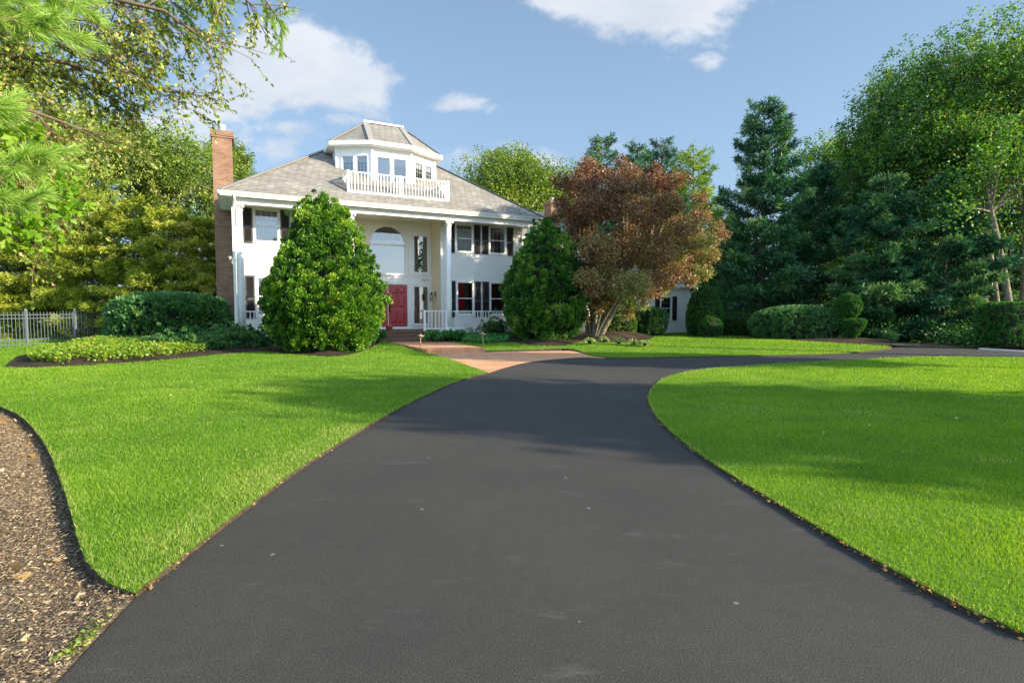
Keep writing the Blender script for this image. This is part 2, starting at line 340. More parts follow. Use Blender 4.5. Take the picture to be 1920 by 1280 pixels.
# ------------------------------------------------------------------ ground layout
def spline(pts, n=8):
    out = []; P = [Vector((*p, 0)) for p in pts]
    for i in range(len(P) - 1):
        p0, p1, p2, p3 = P[max(i - 1, 0)], P[i], P[i + 1], P[min(i + 2, len(P) - 1)]
        for k in range(n):
            t = k / n
            q = .5 * ((2 * p1) + (p2 - p0) * t + (2 * p0 - 5 * p1 + 4 * p2 - p3) * t * t + (3 * p1 - p0 - 3 * p2 + p3) * t ** 3)
            out.append((q.x, q.y))
    out.append(tuple(P[-1][:2])); return out
def gp(px, n=8): return spline([G(*p) for p in px], n)
def inside(poly, x, y):
    poly = np.asarray(poly); c = np.zeros(x.shape, bool); n = len(poly)
    x0, y0 = poly[-1]
    for x1, y1 in poly:
        m = ((y1 > y) != (y0 > y)); 
        with np.errstate(divide='ignore', invalid='ignore'): xi = (x0 - x1) * (y - y1) / (y0 - y1) + x1
        c ^= m & (x < xi); x0, y0 = x1, y1
    return c
def edge_dist(poly, x, y):
    P = np.asarray(poly); A = P; B = np.roll(P, -1, 0); best = np.full(x.shape, 1e9)
    for a, b in zip(A, B):
        d = b - a; L2 = max(d @ d, 1e-12); t = np.clip(((x - a[0]) * d[0] + (y - a[1]) * d[1]) / L2, 0, 1)
        best = np.minimum(best, np.hypot(x - a[0] - t * d[0], y - a[1] - t * d[1]))
    return best
def sheet(name, poly, zfun, mat, step=.6, skirt=0.0, kind='structure', seed=0, skirt_mat=None):
    rng = np.random.default_rng(seed); P = np.asarray(poly, float)
    x0, y0 = P.min(0); x1, y1 = P.max(0)
    gx, gy = np.meshgrid(np.arange(x0, x1, step), np.arange(y0, y1, step)); gx = gx.ravel() + rng.uniform(-.2, .2, gx.size) * step; gy = gy.ravel() + rng.uniform(-.2, .2, gy.size) * step
    m = inside(P, gx, gy); gx, gy = gx[m], gy[m]
    if len(gx):
        m = edge_dist(P, gx, gy) > step * .3; gx, gy = gx[m], gy[m]
    pts = [Vector(p) for p in P] + [Vector((a, b)) for a, b in zip(gx, gy)]
    n = len(P); vs, es, fs, _, _, _ = delaunay_2d_cdt(pts, [(i, (i + 1) % n) for i in range(n)], [], 1, 1e-5)
    vx = np.array([v.x for v in vs]); vy = np.array([v.y for v in vs]); z = zfun(vx, vy)
    b = MB(); b.v = list(zip(vx.tolist(), vy.tolist(), np.asarray(z, float).tolist())); b.f = [tuple(f) for f in fs]
    if skirt:
        zz = np.asarray(zfun(P[:, 0], P[:, 1]), float); k = len(b.v)
        b.v += [(P[i, 0], P[i, 1], zz[i]) for i in range(n)] + [(P[i, 0], P[i, 1], zz[i] - skirt) for i in range(n)]
        b.f += [(k + i, k + (i + 1) % n, k + n + (i + 1) % n, k + n + i) for i in range(n)]
    me = bpy.data.meshes.new(name); me.from_pydata(b.v, [], b.f); me.update()
    me.materials.append(MAT[mat]); 
    if skirt_mat:
        me.materials.append(MAT[skirt_mat])
        for p in list(me.polygons)[-n:]: p.material_index = 1
    o = bpy.data.objects.new(name, me); col.objects.link(o)
    if kind: o['kind'] = kind
    return o

# traced edges
left_mulch_edge = [G(-420, 735), G(-150, 742)] + gp([(0, 765), (40, 785), (80, 830), (108, 890), (128, 950), (146, 1010), (160, 1055), (185, 1085), (215, 1108), (255, 1120)], 4)
drive_left = gp([(255, 1120), (350, 1045), (450, 966), (560, 884), (640, 832), (720, 784), (800, 742), (860, 716), (915, 700)], 5)
apron_left = gp([(915, 700), (870, 684), (835, 672), (800, 663)], 3)
WL = [G(800, 656, .15), (-4.35, 21.4), (-5.3, 23.1), (-5.9, 24.5)]       # walkway, left side up to the steps
WR = [(-4.1, 25.4), (-2.75, 23.3), G(909, 650, .15)]
left_lawn = left_mulch_edge + drive_left[1:] + apron_left[1:] + WL[1:] + [(-6.5, 26), (-14, 24), (-17, 30), (-19, 40), (-45, 40), (-45, 9)]
isl_left = gp([(1920, 1198), (1800, 1143), (1700, 1090), (1600, 1035), (1500, 975), (1400, 914), (1310, 855), (1260, 815), (1232, 785), (1218, 762), (1216, 745), (1224, 727), (1248, 710), (1300, 697), (1380, 689), (1480, 682), (1600, 676), (1700, 671.5), (1800, 670.5), (1920, 672.5)], 5)
island = [(6, 0.2), (3.7, 1.45)] + isl_left + [(26, 15.5), (26, 0.2)]
strip_low = gp([(909, 660), (990, 658.5), (1073, 657.5), (1135, 671), (1300, 669.5), (1450, 667.5), (1560, 664.5), (1640, 659), (1672, 655)], 4)
back_lawn = strip_low + [G(1600, 646), G(1500, 640), (13.6, 27.5), (12.8, 31.8), (9.5, 34.5), (-1.2, 28.5), (-4.1, 26.5), (-4.1, 25.4), (-2.75, 23.3)]
drive = [(-1.45, -1.5), (-1.55, 1.2), G(105, 1280), G(180, 1200)] + drive_left + gp([(915, 700), (960, 686), (1000, 678), (1060, 672), (1100, 670), (1135, 671)], 3)[1:] + strip_low[9:] + \
        [G(1640, 645), G(1700, 647.5), G(1760, 650), G(1850, 656), G(1925, 661), (30, 17.2), (40, 12), (40, -1.5)]
apron = list(reversed(apron_left)) + gp([(915, 700), (960, 686), (1000, 678), (1060, 672), (1100, 670), (1135, 671), (1073, 657.5)], 3)[1:] + [G(909, 660)]
near_bed = left_mulch_edge + [G(180, 1200), G(105, 1280), (-1.55, 1.2), (-1.45, -1.5), (-16, -1.5), (-16, 8)]
cover_bed = gp([(8, 690), (60, 692), (180, 686), (300, 677), (400, 668), (490, 661), (560, 667), (640, 670), (700, 655)], 3) + [(-5.75, 24.8), (-6.4, 25.9), (-10.6, 22.6), (-13.2, 24.4), (-17.5, 27), (-18.3, 25), (-17.6, 21)] + [G(30, 672)]
step_bed = [(-3.9, 25.0), (-3.2, 23.75), G(900, 645, .12), G(960, 643, .12), G(1000, 648, .12), G(1060, 648, .12), G(1095, 641, .12), (2.2, 27), (0.2, 29), (-4, 26.3)]
maple_bed = [G(x, y, .12) for x, y in ((1075, 638), (1090, 641), (1130, 643.5), (1175, 643), (1208, 640), (1222, 636))] + [(7.6, 28.6), (5.8, 30.0), (2.6, 28.0), (2.0, 26)]
top_bed = [G(1285, 632), G(1345, 633), G(1400, 636), G(1450, 641), G(1500, 645.5), G(1560, 649.5), G(1610, 652), G(1655, 653.5), G(1690, 650)] + [(17.5, 26), (16, 32), (11.5, 34), (10.9, 31.8)]

def z_lawn(x, y): return .030 + gz(x, y)
def mound(poly, h, w, base=.05):
    def f(x, y):
        x = np.asarray(x, float); y = np.asarray(y, float); d = edge_dist(poly, x, y)
        return base + gz(x, y) + h * sstep(d / w) + .02 * np.sin(x * 5.1) * np.sin(y * 4.3) * sstep(d / .3)
    return f
sheet('ground', [(-900, -60), (900, -60), (900, 1500), (-900, 1500)], lambda x, y: -.06 + 0 * x, 'forest_floor', 60, seed=1)
sheet('woodland_floor', [(-60, 22), (60, 22), (60, 90), (-60, 90)], lambda x, y: -.03 + .12 * sstep((y - 25) / 5) + .03 * np.sin(x * .9) * np.cos(y * .7) * sstep((y - 26) / 6), 'forest_floor', 2.0, seed=3)
sheet('driveway', drive, lambda x, y: 0 * x + .0, 'asphalt', 2.0)
sheet('brick_apron', apron, lambda x, y: 0 * x + .006, 'paver', 1.5)
sheet('lawn', left_lawn, z_lawn, 'turf', .7, .12, skirt_mat='soil')
sheet('lawn', island, z_lawn, 'turf', .7, .08, skirt_mat='soil')
sheet('lawn', back_lawn, z_lawn, 'turf', .7, .16, skirt_mat='soil')
def line_dist(line, x, y):
    P = np.asarray(line); x = np.asarray(x, float); y = np.asarray(y, float); best = np.full(x.shape, 1e9)
    for a, b in zip(P[:-1], P[1:]):
        d = b - a; t = np.clip(((x - a[0]) * d[0] + (y - a[1]) * d[1]) / max(d @ d, 1e-12), 0, 1); best = np.minimum(best, np.hypot(x - a[0] - t * d[0], y - a[1] - t * d[1]))
    return best
def bed_z(x, y):
    e = edge_dist(near_bed, x, y); dd = line_dist(drive_left[:4] + [G(105, 1280)], x, y)
    return .004 + .012 * np.sin(np.asarray(x) * 3.1) * np.cos(np.asarray(y) * 2.7) * np.minimum(1, e / .4) - .055 * (1 - sstep(line_dist(left_mulch_edge, x, y) / .38)) * sstep(dd / .5)
sheet('mulch_bed', near_bed, bed_z, 'pale_mulch', .13)
sheet('mulch_bed', cover_bed, mound(cover_bed, .16, 1.6), 'dark_mulch', .45)
sheet('mulch_bed', step_bed, mound(step_bed, .10, .9), 'dark_mulch', .4)
sheet('mulch_bed', maple_bed, mound(maple_bed, .28, 1.4), 'dark_mulch', .4)
sheet('mulch_bed', top_bed, mound(top_bed, .07, 1.4), 'dark_mulch', .5)
# raised brick walkway with its front step
wk = [G(800, 663), G(909, 660)] + list(reversed(WR[:-1])) + [(-5.9, 24.5)] + list(reversed(WL[1:-1]))
wk_b = MB().prism(wk, -.05, .15); wo = wk_b.build('walkway', 'paver'); wo['kind'] = 'structure'
a, b = Vector((*G(800, 663), 0)), Vector((*G(909, 660), 0)); dn = (b - a).normalized(); nn = Vector((-dn.y, dn.x, 0)) * -1
if nn.y > 0: nn = -nn
MBs = MB()
for i in range(24):
    p = a + (b - a) * (i + .04) / 24; q = a + (b - a) * (i + .96) / 24
    MBs.add([(p + nn * .03).to_tuple()[:2] + (.09,), (q + nn * .03).to_tuple()[:2] + (.09,), (q - nn * .18).to_tuple()[:2] + (.09,), (p - nn * .18).to_tuple()[:2] + (.09,),
             (p + nn * .03).to_tuple()[:2] + (.158,), (q + nn * .03).to_tuple()[:2] + (.158,), (q - nn * .18).to_tuple()[:2] + (.158,), (p - nn * .18).to_tuple()[:2] + (.158,)],
            [(3, 2, 1, 0), (4, 5, 6, 7), (0, 1, 5, 4), (1, 2, 6, 5), (2, 3, 7, 6), (3, 0, 4, 7)])
so = MBs.build('walkway_step_edge', 'paver'); so['kind'] = 'structure'
# pale concrete kerb at the far right edge of the drive
kb = MB(); kp = [G(1840, 656.2), G(1880, 658.5), G(1925, 661.2), (30, 17.35)]
for p, q in zip(kp[:-1], kp[1:]): kb.bar((p[0], p[1] + .08, .03), (q[0], q[1] + .08, .03), .14, .08)
kb.build('kerb', 'pale_stone')['kind'] = 'structure'

# ------------------------------------------------------------------ grass blades
def grass():
    rng = np.random.default_rng(5)
    beds = [cover_bed, step_bed, maple_bed, top_bed]
    xs, ys = [], []
    for (d0, d1, dens) in ((0, 3.5, 9500), (3.5, 5, 7200), (5, 7, 4400), (7, 10, 2200), (10, 14, 1100), (14, 19, 600), (19, 32, 330)):
        X0, X1 = -d1 * 1.08 - 2.6, d1 * 1.08 + 2.6
        n = int((X1 - X0) * (d1 - d0) * dens); x = rng.uniform(X0, X1, n); y = rng.uniform(d0, d1, n)
        m = (np.abs(x) < y * 1.08 + 2.6) & (y > 1.8); x, y = x[m], y[m]
        keep = inside(left_lawn, x, y) | inside(island, x, y) | inside(back_lawn, x, y); x, y = x[keep], y[keep]
        for bd in beds:
            m = ~inside(bd, x, y); x, y = x[m], y[m]
        xs.append(x); ys.append(y)
    x = np.concatenate(xs); y = np.concatenate(ys); n = len(x); d = np.hypot(x, y)
    z = .026 + gz(x, y)
    # clumped tone: broad drifts, small tufts
    drift = .48 + .10 * np.sin(x * .37 + y * .9) + .25 * np.sin(x * .8 + 1.3 * np.sin(y * .6)) * np.cos(y * .7 + np.sin(x * .5)) + .22 * np.sin(x * 3.1 + 2 * np.sin(y * 2.3)) * np.sin(y * 3.7 + np.cos(x * 2.9))
    h = (.014 + .016 * rng.random(n) + .0012 * d) * (1 + .3 * (drift - .5)); w = .0017 + .0007 * d
    az = rng.uniform(0, 2 * np.pi, n); lean = rng.uniform(.1, .9, n) * h; wa = rng.uniform(0, 2 * np.pi, n)
    ed = np.minimum(edge_dist(left_lawn, x, y), edge_dist(island, x, y))
    dry = np.clip(1 - ed / .06, 0, 1) * (rng.random(n) < .35) 
    dry = np.maximum(dry, (rng.random(n) < .035) * 1.0)
    patch = (inside(left_lawn, x, y) & (edge_dist(drive_left, x, y) < .35) & (y < 7) & (rng.random(n) < .35))
    spot = np.zeros(n)
    for _ in range(70):
        sx_, sy_ = rng.uniform(-9, 12), rng.uniform(2.5, 16); rs = rng.uniform(.06, .35); spot = np.maximum(spot, np.exp(-((x - sx_) ** 2 + (y - sy_) ** 2 * 1.4) / rs ** 2) * rng.uniform(.3, .75))
    dry = np.maximum(dry, (rng.random(n) < spot * .55) * 1.0)
    tint = np.clip(.22 + .50 * drift + rng.normal(0, .16, n), 0, .86); tint = np.where((dry > .3) | patch, rng.uniform(.85, 1, n), tint)
    # tufts creeping over the cut edges
    ex, ey, ea = [], [], []
    for line, k, sgn in ((isl_left, 9000, 1), (drive_left, 5000, 1), (left_mulch_edge, 7000, 1)):
        A = np.array(line); A = A[np.hypot(A[:, 0], A[:, 1]) < 14]; i = rng.integers(0, len(A) - 1, k); t_ = rng.random(k)[:, None]; p = A[i] * (1 - t_) + A[i + 1] * t_; d_ = A[i + 1] - A[i]
        ok = np.sin(p[:, 0] * 9 + p[:, 1] * 13) + rng.normal(0, .6, k) > -.3; p, d_ = p[ok], d_[ok]
        ex.append(p[:, 0]); ey.append(p[:, 1]); ea.append(np.arctan2(-d_[:, 0], d_[:, 1]) + rng.normal(0, .7, len(p)) + (np.pi if line is not isl_left else 0))
    ex, ey, ea = map(np.concatenate, (ex, ey, ea)); k = len(ex); x = np.concatenate([x, ex]); y = np.concatenate([y, ey]); az = np.concatenate([az, ea]); eh = rng.uniform(.02, .045, k)
    z = np.concatenate([z, np.full(k, .024)]); h = np.concatenate([h, eh * .35]); lean = np.concatenate([lean, eh]); wa = np.concatenate([wa, rng.uniform(0, 6.28, k)]); w = np.concatenate([w, .003 + .0008 * np.hypot(ex, ey)])
    tint = np.concatenate([tint, np.clip(rng.normal(.45, .25, k), 0, 1)]); n = len(x)
    V = np.empty((n, 3, 3), np.float32)
    V[:, 0] = np.stack([x - np.cos(wa) * w / 2, y - np.sin(wa) * w / 2, z], 1); V[:, 1] = np.stack([x + np.cos(wa) * w / 2, y + np.sin(wa) * w / 2, z], 1)
    V[:, 2] = np.stack([x + np.cos(az) * lean, y + np.sin(az) * lean, z + h], 1)
    o = mesh_np('lawn_grass', V.reshape(-1, 3), np.arange(n * 3).reshape(-1, 3), 'grass_blade', None, tint)
    tag(o, 'short bright green mown grass growing over the lawns', 'grass', None, 'stuff')
grass()

# ------------------------------------------------------------------ foliage tools
def unit(v): return v / np.maximum(np.linalg.norm(v, axis=-1, keepdims=True), 1e-9)
def leaf_quads(P, D, size, asp, rng, fold=.15):
    n = len(P); D = unit(D); r = unit(rng.normal(size=(n, 3))); S = unit(np.cross(D, r)); N = np.cross(S, D)
    size = np.broadcast_to(np.asarray(size, float), (n,))[:, None]
    V = np.empty((n, 4, 3)); V[:, 0] = P; V[:, 2] = P + D * size
    mid = P + D * size * .45 + N * size * fold
    V[:, 1] = mid - S * size * asp; V[:, 3] = mid + S * size * asp
    return V.reshape(-1, 3)
def foliage(name, mat, P, D, size, asp, tint, rng, parent, fold=.15):
    V = leaf_quads(P, D, size, asp, rng, fold); n = len(P)
    return mesh_np(name, V, np.arange(n * 4).reshape(-1, 4), mat, parent, np.clip(tint, 0, 1))
def bez(a, b, sag, n=5):
    a, b = np.array(a, float), np.array(b, float); t = np.linspace(0, 1, n)[:, None]; m = (a + b) / 2 + np.array(sag)
    return (1 - t) ** 2 * a + 2 * t * (1 - t) * m + t * t * b

def broadleaf(name, loc, H, rad, label, cat='tree', mat='oak_leaf', seed=1, lobes=34, leaves=26000, leaf=.16, crown_base=.30, trunk_r=None, lean=(0, 0), group=None, flat=.8, sparse=1.0, bark='bark', lobe_r=.36):
    rng = np.random.default_rng(seed); rnd = random.Random(seed)
    if leaf < .25: leaves = int(leaves * 1.7); leaf = leaf * .74
    t = empty(name, (loc[0], loc[1], loc[2] if len(loc) > 2 else .1), 0, label, cat, group)
    trunk_r = trunk_r or H * .018
    cz0 = H * crown_base; cc = np.array([lean[0], lean[1], (cz0 + H) / 2]); er = np.array([rad, rad, (H - cz0) / 2])
    dirs = unit(rng.normal(size=(lobes, 3))); dirs[:, 2] = np.where(dirs[:, 2] < -.75, -dirs[:, 2], dirs[:, 2])
    rr = rng.uniform(.30, .86, lobes) ** .7
    C = cc + dirs * er * rr[:, None] * .88
    # egg profile: narrower towards the top
    k = np.clip((C[:, 2] - cz0) / (H - cz0), 0, 1); C[:, :2] = cc[:2] + (C[:, :2] - cc[:2]) * (1.05 - .35 * k ** 2)[:, None]
    lr = rad * lobe_r * rng.uniform(.65, 1.25, lobes)
    w = lr ** 2; cnt = np.maximum(20, (leaves * w / w.sum())).astype(int)
    P, D, T = [], [], []
    for c, r, m in zip(C, lr, cnt):
        ns = max(4, m // 11); sd = unit(rng.normal(size=(ns, 3))); sp = c + sd * (r * rng.uniform(.35, 1.0, ns) ** .6)[:, None] * np.array([1.1, 1.1, flat])
        sp += rng.normal(0, r * .10, sp.shape); i = rng.integers(0, ns, m)
        p = sp[i] + rng.normal(0, leaf * .95, (m, 3)); out = unit(p - c)
        P.append(p); D.append(out * .8 + rng.normal(0, .7, (m, 3)) + np.array([0, 0, -.25]))
        base = rng.normal(.47, .15); T.append(base + rng.normal(0, .13, ns)[i] + rng.normal(0, .15, m))
    P, D, T = map(np.concatenate, (P, D, T))
    if sparse < 1: m = rng.random(len(P)) < sparse; P, D, T = P[m], D[m], T[m]
    foliage('crown', mat, P, D, leaf * rng.uniform(.7, 1.3, len(P)), .36, T, rng, t)
    b = MB(); top = cc + np.array([0, 0, er[2] * .75]); path = bez((0, 0, -.3), top, (lean[0] * .1 + rnd.uniform(-.3, .3), rnd.uniform(-.3, .3), 0), 9)
    b.tube(path, [trunk_r * (1.25 if i == 0 else 1 - .88 * i / 8) for i in range(9)], 9)
    for c, r in zip(C, lr):
        z0 = min(max(H * .16, c[2] - np.hypot(*(c - cc)[:2]) * rnd.uniform(.7, 1.1)), H * .82); f = z0 / max(top[2], .1); idx = min(8 * f, 7.99); i0 = int(idx); s = path[i0] * (1 - (idx - i0)) + path[i0 + 1] * (idx - i0)
        r0 = trunk_r * (1 - .88 * f) * .55; b.tube(bez(s, c, (0, 0, -.12 * r), 5), [r0, r0 * .8, r0 * .6, r0 * .4, r0 * .2], 5, False)
        for _ in range(5):
            d = Vector((rnd.gauss(0, 1), rnd.gauss(0, 1), rnd.gauss(.3, .7))).normalized() * r * .9
            b.tube([c, c + np.array(d) * .5 + np.array([0, 0, .04]), c + np.array(d)], [r0 * .3, r0 * .2, r0 * .08], 3, False)
    b.build('trunk', bark, t, True)
    return t
def pine(name, loc, H, rad, label, cat='tree', mat='pine_needle', seed=1, z0=.06, tufts=2600, needle=.22, droop=.0, group=None, nper=9, per=6, top_w=.12, asp=.09):
    rng = np.random.default_rng(seed); t = empty(name, (loc[0], loc[1], .1), 0, label, cat, group)
    b = MB(); n_wh = int(H * (1 - z0) / .62); tr = H * .013; tufts = int(tufts * 1.45)
    b.tube([(0, 0, -.2), (.05, 0, H * .4), (0, .05, H * .98)], [tr * 1.2, tr * .7, tr * .08], 8)
    TP, TD, TT = [], [], []; B = []
    for i in range(n_wh):
        f = i / n_wh; z = H * (z0 + (1 - z0) * f); Lb = rad * ((1 - f) ** .75 * (1 - top_w) + top_w) * min(1, .72 + f * 1.8)
        for k in range(per):
            az = 2 * np.pi * (k + rng.uniform(-.3, .3)) / per + i * .9; L = Lb * rng.uniform(.62, 1.15); up = rng.uniform(.0, .28) + .35 * f
            B.append((z + rng.uniform(-.2, .2), az, L, up, f))
    tot = sum(x[2] ** 1.5 for x in B)
    for z, az, L, up, f in B:
        d = np.array([np.cos(az), np.sin(az), 0.0]); s = np.array([-np.sin(az), np.cos(az), 0.0])
        m = max(4, int(tufts * L ** 1.5 / tot)); u = rng.uniform(.22, 1.0, m) ** .75
        lat = rng.normal(0, .20, m) * L * (1.15 - u * .75); bt = rng.normal(.45, .10)
        zz = z + L * (up * u + .12 * u * u - droop * u * u) + rng.normal(0, .07, m)
        p = d * (L * u)[:, None] + s * lat[:, None]; p[:, 2] = zz
        TP.append(p); TD.append(unit(d + s * np.sign(lat)[:, None] * .5 + np.array([0, 0, .25 - droop])) + 0 * p); TT.append(bt + rng.normal(0, .09, m) + .12 * (u - .5))
        e = d * L; e[2] = z + L * (up + .12 - droop); mm = d * L * .5; mm[2] = z + L * (up * .5 + .03 - droop * .25)
        b.tube([(0, 0, z), mm, e], [tr * .32 * (1 - f * .6), tr * .2, tr * .05], 4, False)
    P, D, T = map(np.concatenate, (TP, TD, TT)); n = len(P)
    T = .5 + (T - .45) * 1.5; P = np.repeat(P, nper, 0); D = np.repeat(D, nper, 0) * .8 + rng.normal(0, .62, (n * nper, 3)); T = np.repeat(T, nper) + rng.normal(0, .08, n * nper)
    P = P + rng.normal(0, needle * .25, P.shape)
    foliage('crown', mat, P, D, needle * rng.uniform(.7, 1.3, len(P)), asp, T, rng, t, .02)
    b.build('trunk', 'bark', t, True)
    return t
def surf_bush(name, loc, prof, label, cat='shrub', mat='cone_leaf', seed=1, n_clump=700, per=45, leaf=.10, clump_r=.22, asp=.32, sx=1.0, sy=1.0, rz=0, group=None, up=.5, bumpy=.1, core=.86, box=False, gaps=.0, tips=.1, extra=None, no_trunk=False, base_z=None):
    """A dense bush: prof = [(radius, z)...] from bottom to top, swept round with sx, sy; leaf clumps cover a dark twiggy core."""
    rng = np.random.default_rng(seed); z_ = gz(*loc[:2]) + .03 if base_z is None else base_z
    t = empty(name, (loc[0], loc[1], float(z_)), rz, label, cat, group)
    pr = np.array(prof, float); seg = np.hypot(*(np.diff(pr, axis=0)).T); area = seg * (pr[:-1, 0] + pr[1:, 0] + .02); cum = np.concatenate([[0], np.cumsum(area)]) / area.sum()
    def ring(phi):
        if not box: return np.cos(phi), np.sin(phi)
        c, s = np.cos(phi), np.sin(phi); q = (np.abs(c) ** 5 + np.abs(s) ** 5) ** -.2; return c * q, s * q
    q = rng.random(n_clump); u = np.interp(q, cum, np.arange(len(pr))); r = np.interp(u, np.arange(len(pr)), pr[:, 0]); z = np.interp(u, np.arange(len(pr)), pr[:, 1])
    phi = rng.uniform(0, 2 * np.pi, n_clump); i0 = np.minimum(u.astype(int), len(pr) - 2); dr, dz = (pr[i0 + 1] - pr[i0]).T
    cx, cy = ring(phi); lump = 1 + bumpy * (np.sin(phi * 3 + z * 1.7 + seed) * .5 + np.sin(phi * 7 - z * 3.1) * .35 + rng.normal(0, .35, n_clump))
    C = np.stack([cx * r * lump * sx, cy * r * lump * sy, z], 1)
    N = unit(np.stack([np.cos(phi) * dz / sx, np.sin(phi) * dz / sy, -dr], 1)); N = unit(N + np.array([0, 0, 1e-3]))
    keep = rng.random(n_clump) > gaps; C, N = C[keep], N[keep]; nc = len(C)
    shag = bumpy > .08
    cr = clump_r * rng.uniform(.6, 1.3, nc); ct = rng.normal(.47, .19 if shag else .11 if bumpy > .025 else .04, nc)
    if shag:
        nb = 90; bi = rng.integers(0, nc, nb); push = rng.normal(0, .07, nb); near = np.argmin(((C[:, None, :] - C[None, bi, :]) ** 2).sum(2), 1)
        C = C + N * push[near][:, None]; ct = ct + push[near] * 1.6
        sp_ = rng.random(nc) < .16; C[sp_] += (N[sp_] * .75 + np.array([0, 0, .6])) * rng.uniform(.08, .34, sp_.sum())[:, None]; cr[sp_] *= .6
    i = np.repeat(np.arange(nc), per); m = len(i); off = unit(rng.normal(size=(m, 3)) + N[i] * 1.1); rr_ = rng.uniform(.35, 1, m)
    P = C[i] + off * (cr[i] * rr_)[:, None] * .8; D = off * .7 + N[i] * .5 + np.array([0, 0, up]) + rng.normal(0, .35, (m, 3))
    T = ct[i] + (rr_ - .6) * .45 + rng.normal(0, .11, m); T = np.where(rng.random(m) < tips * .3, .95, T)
    P[:, 2] = np.maximum(P[:, 2], .01)
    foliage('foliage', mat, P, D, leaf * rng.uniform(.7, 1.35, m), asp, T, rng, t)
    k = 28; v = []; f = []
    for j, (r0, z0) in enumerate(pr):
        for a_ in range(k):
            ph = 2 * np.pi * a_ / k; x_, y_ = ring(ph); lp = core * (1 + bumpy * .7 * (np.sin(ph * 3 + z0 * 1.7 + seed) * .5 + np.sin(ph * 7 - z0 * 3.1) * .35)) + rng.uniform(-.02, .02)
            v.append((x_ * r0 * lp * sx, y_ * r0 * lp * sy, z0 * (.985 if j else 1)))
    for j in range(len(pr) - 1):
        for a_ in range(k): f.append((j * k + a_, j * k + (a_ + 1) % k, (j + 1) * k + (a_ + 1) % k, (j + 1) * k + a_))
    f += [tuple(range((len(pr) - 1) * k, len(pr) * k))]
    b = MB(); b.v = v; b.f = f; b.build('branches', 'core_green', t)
    if not no_trunk: MB().tube([(0, 0, -.1), (0, 0, max(.3, pr[:, 1].min() + .15))], [.07, .05], 7).build('stem', 'bark', t, True)
    return t

# ------------------------------------------------------------------ the house (local x along the front, y into the house)
HA = math.atan2(1015, 2040 * math.cos(PITCH)); HP0 = (-10.85, 21.4, 0)
house = empty('house', HP0, HA, 'large white clapboard house with hip roof, columned porch, red double door and balconied roof dormer', 'house')
def hworld(s, n): return (HP0[0] + math.cos(HA) * s - math.sin(HA) * n, HP0[1] + math.sin(HA) * s + math.cos(HA) * n)
def siding(b, x0, x1, z0, z1, holes=(), place=lambda x, y, z: (x, y, z), ex=.125, proud=.028):
    xs = sorted({x0, x1, *[v for h in holes for v in h[:2] if x0 < v < x1]})
    for xa, xb in zip(xs[:-1], xs[1:]):
        hs = sorted([(h[2], h[3]) for h in holes if h[0] <= xa + 1e-6 and h[1] >= xb - 1e-6]); z = z0; spans = []
        for a_, c_ in hs:
            if a_ > z: spans.append((z, a_))
            z = max(z, c_)
        if z < z1: spans.append((z, z1))
        for s0, s1 in spans:
            k = math.floor((s0 - z0) / ex + 1e-6)
            while z0 + k * ex < s1 - 1e-4:
                a_, c_ = max(s0, z0 + k * ex), min(s1, z0 + (k + 1) * ex)
                f0 = 1 - (a_ - z0 - k * ex) / ex; f1 = 1 - (c_ - z0 - k * ex) / ex
                y0, y1 = -.004 - proud * f0, -.004 - proud * f1
                b.add([place(xa, y0, a_), place(xb, y0, a_), place(xb, y1, c_), place(xa, y1, c_), place(xa, 0.02, a_), place(xb, .02, a_)], [(0, 1, 2, 3), (4, 5, 1, 0)])
                k += 1
def at_obj(o, x, y, ang=0): o.location = (x, y, 0); o.rotation_euler = (0, 0, ang); return o
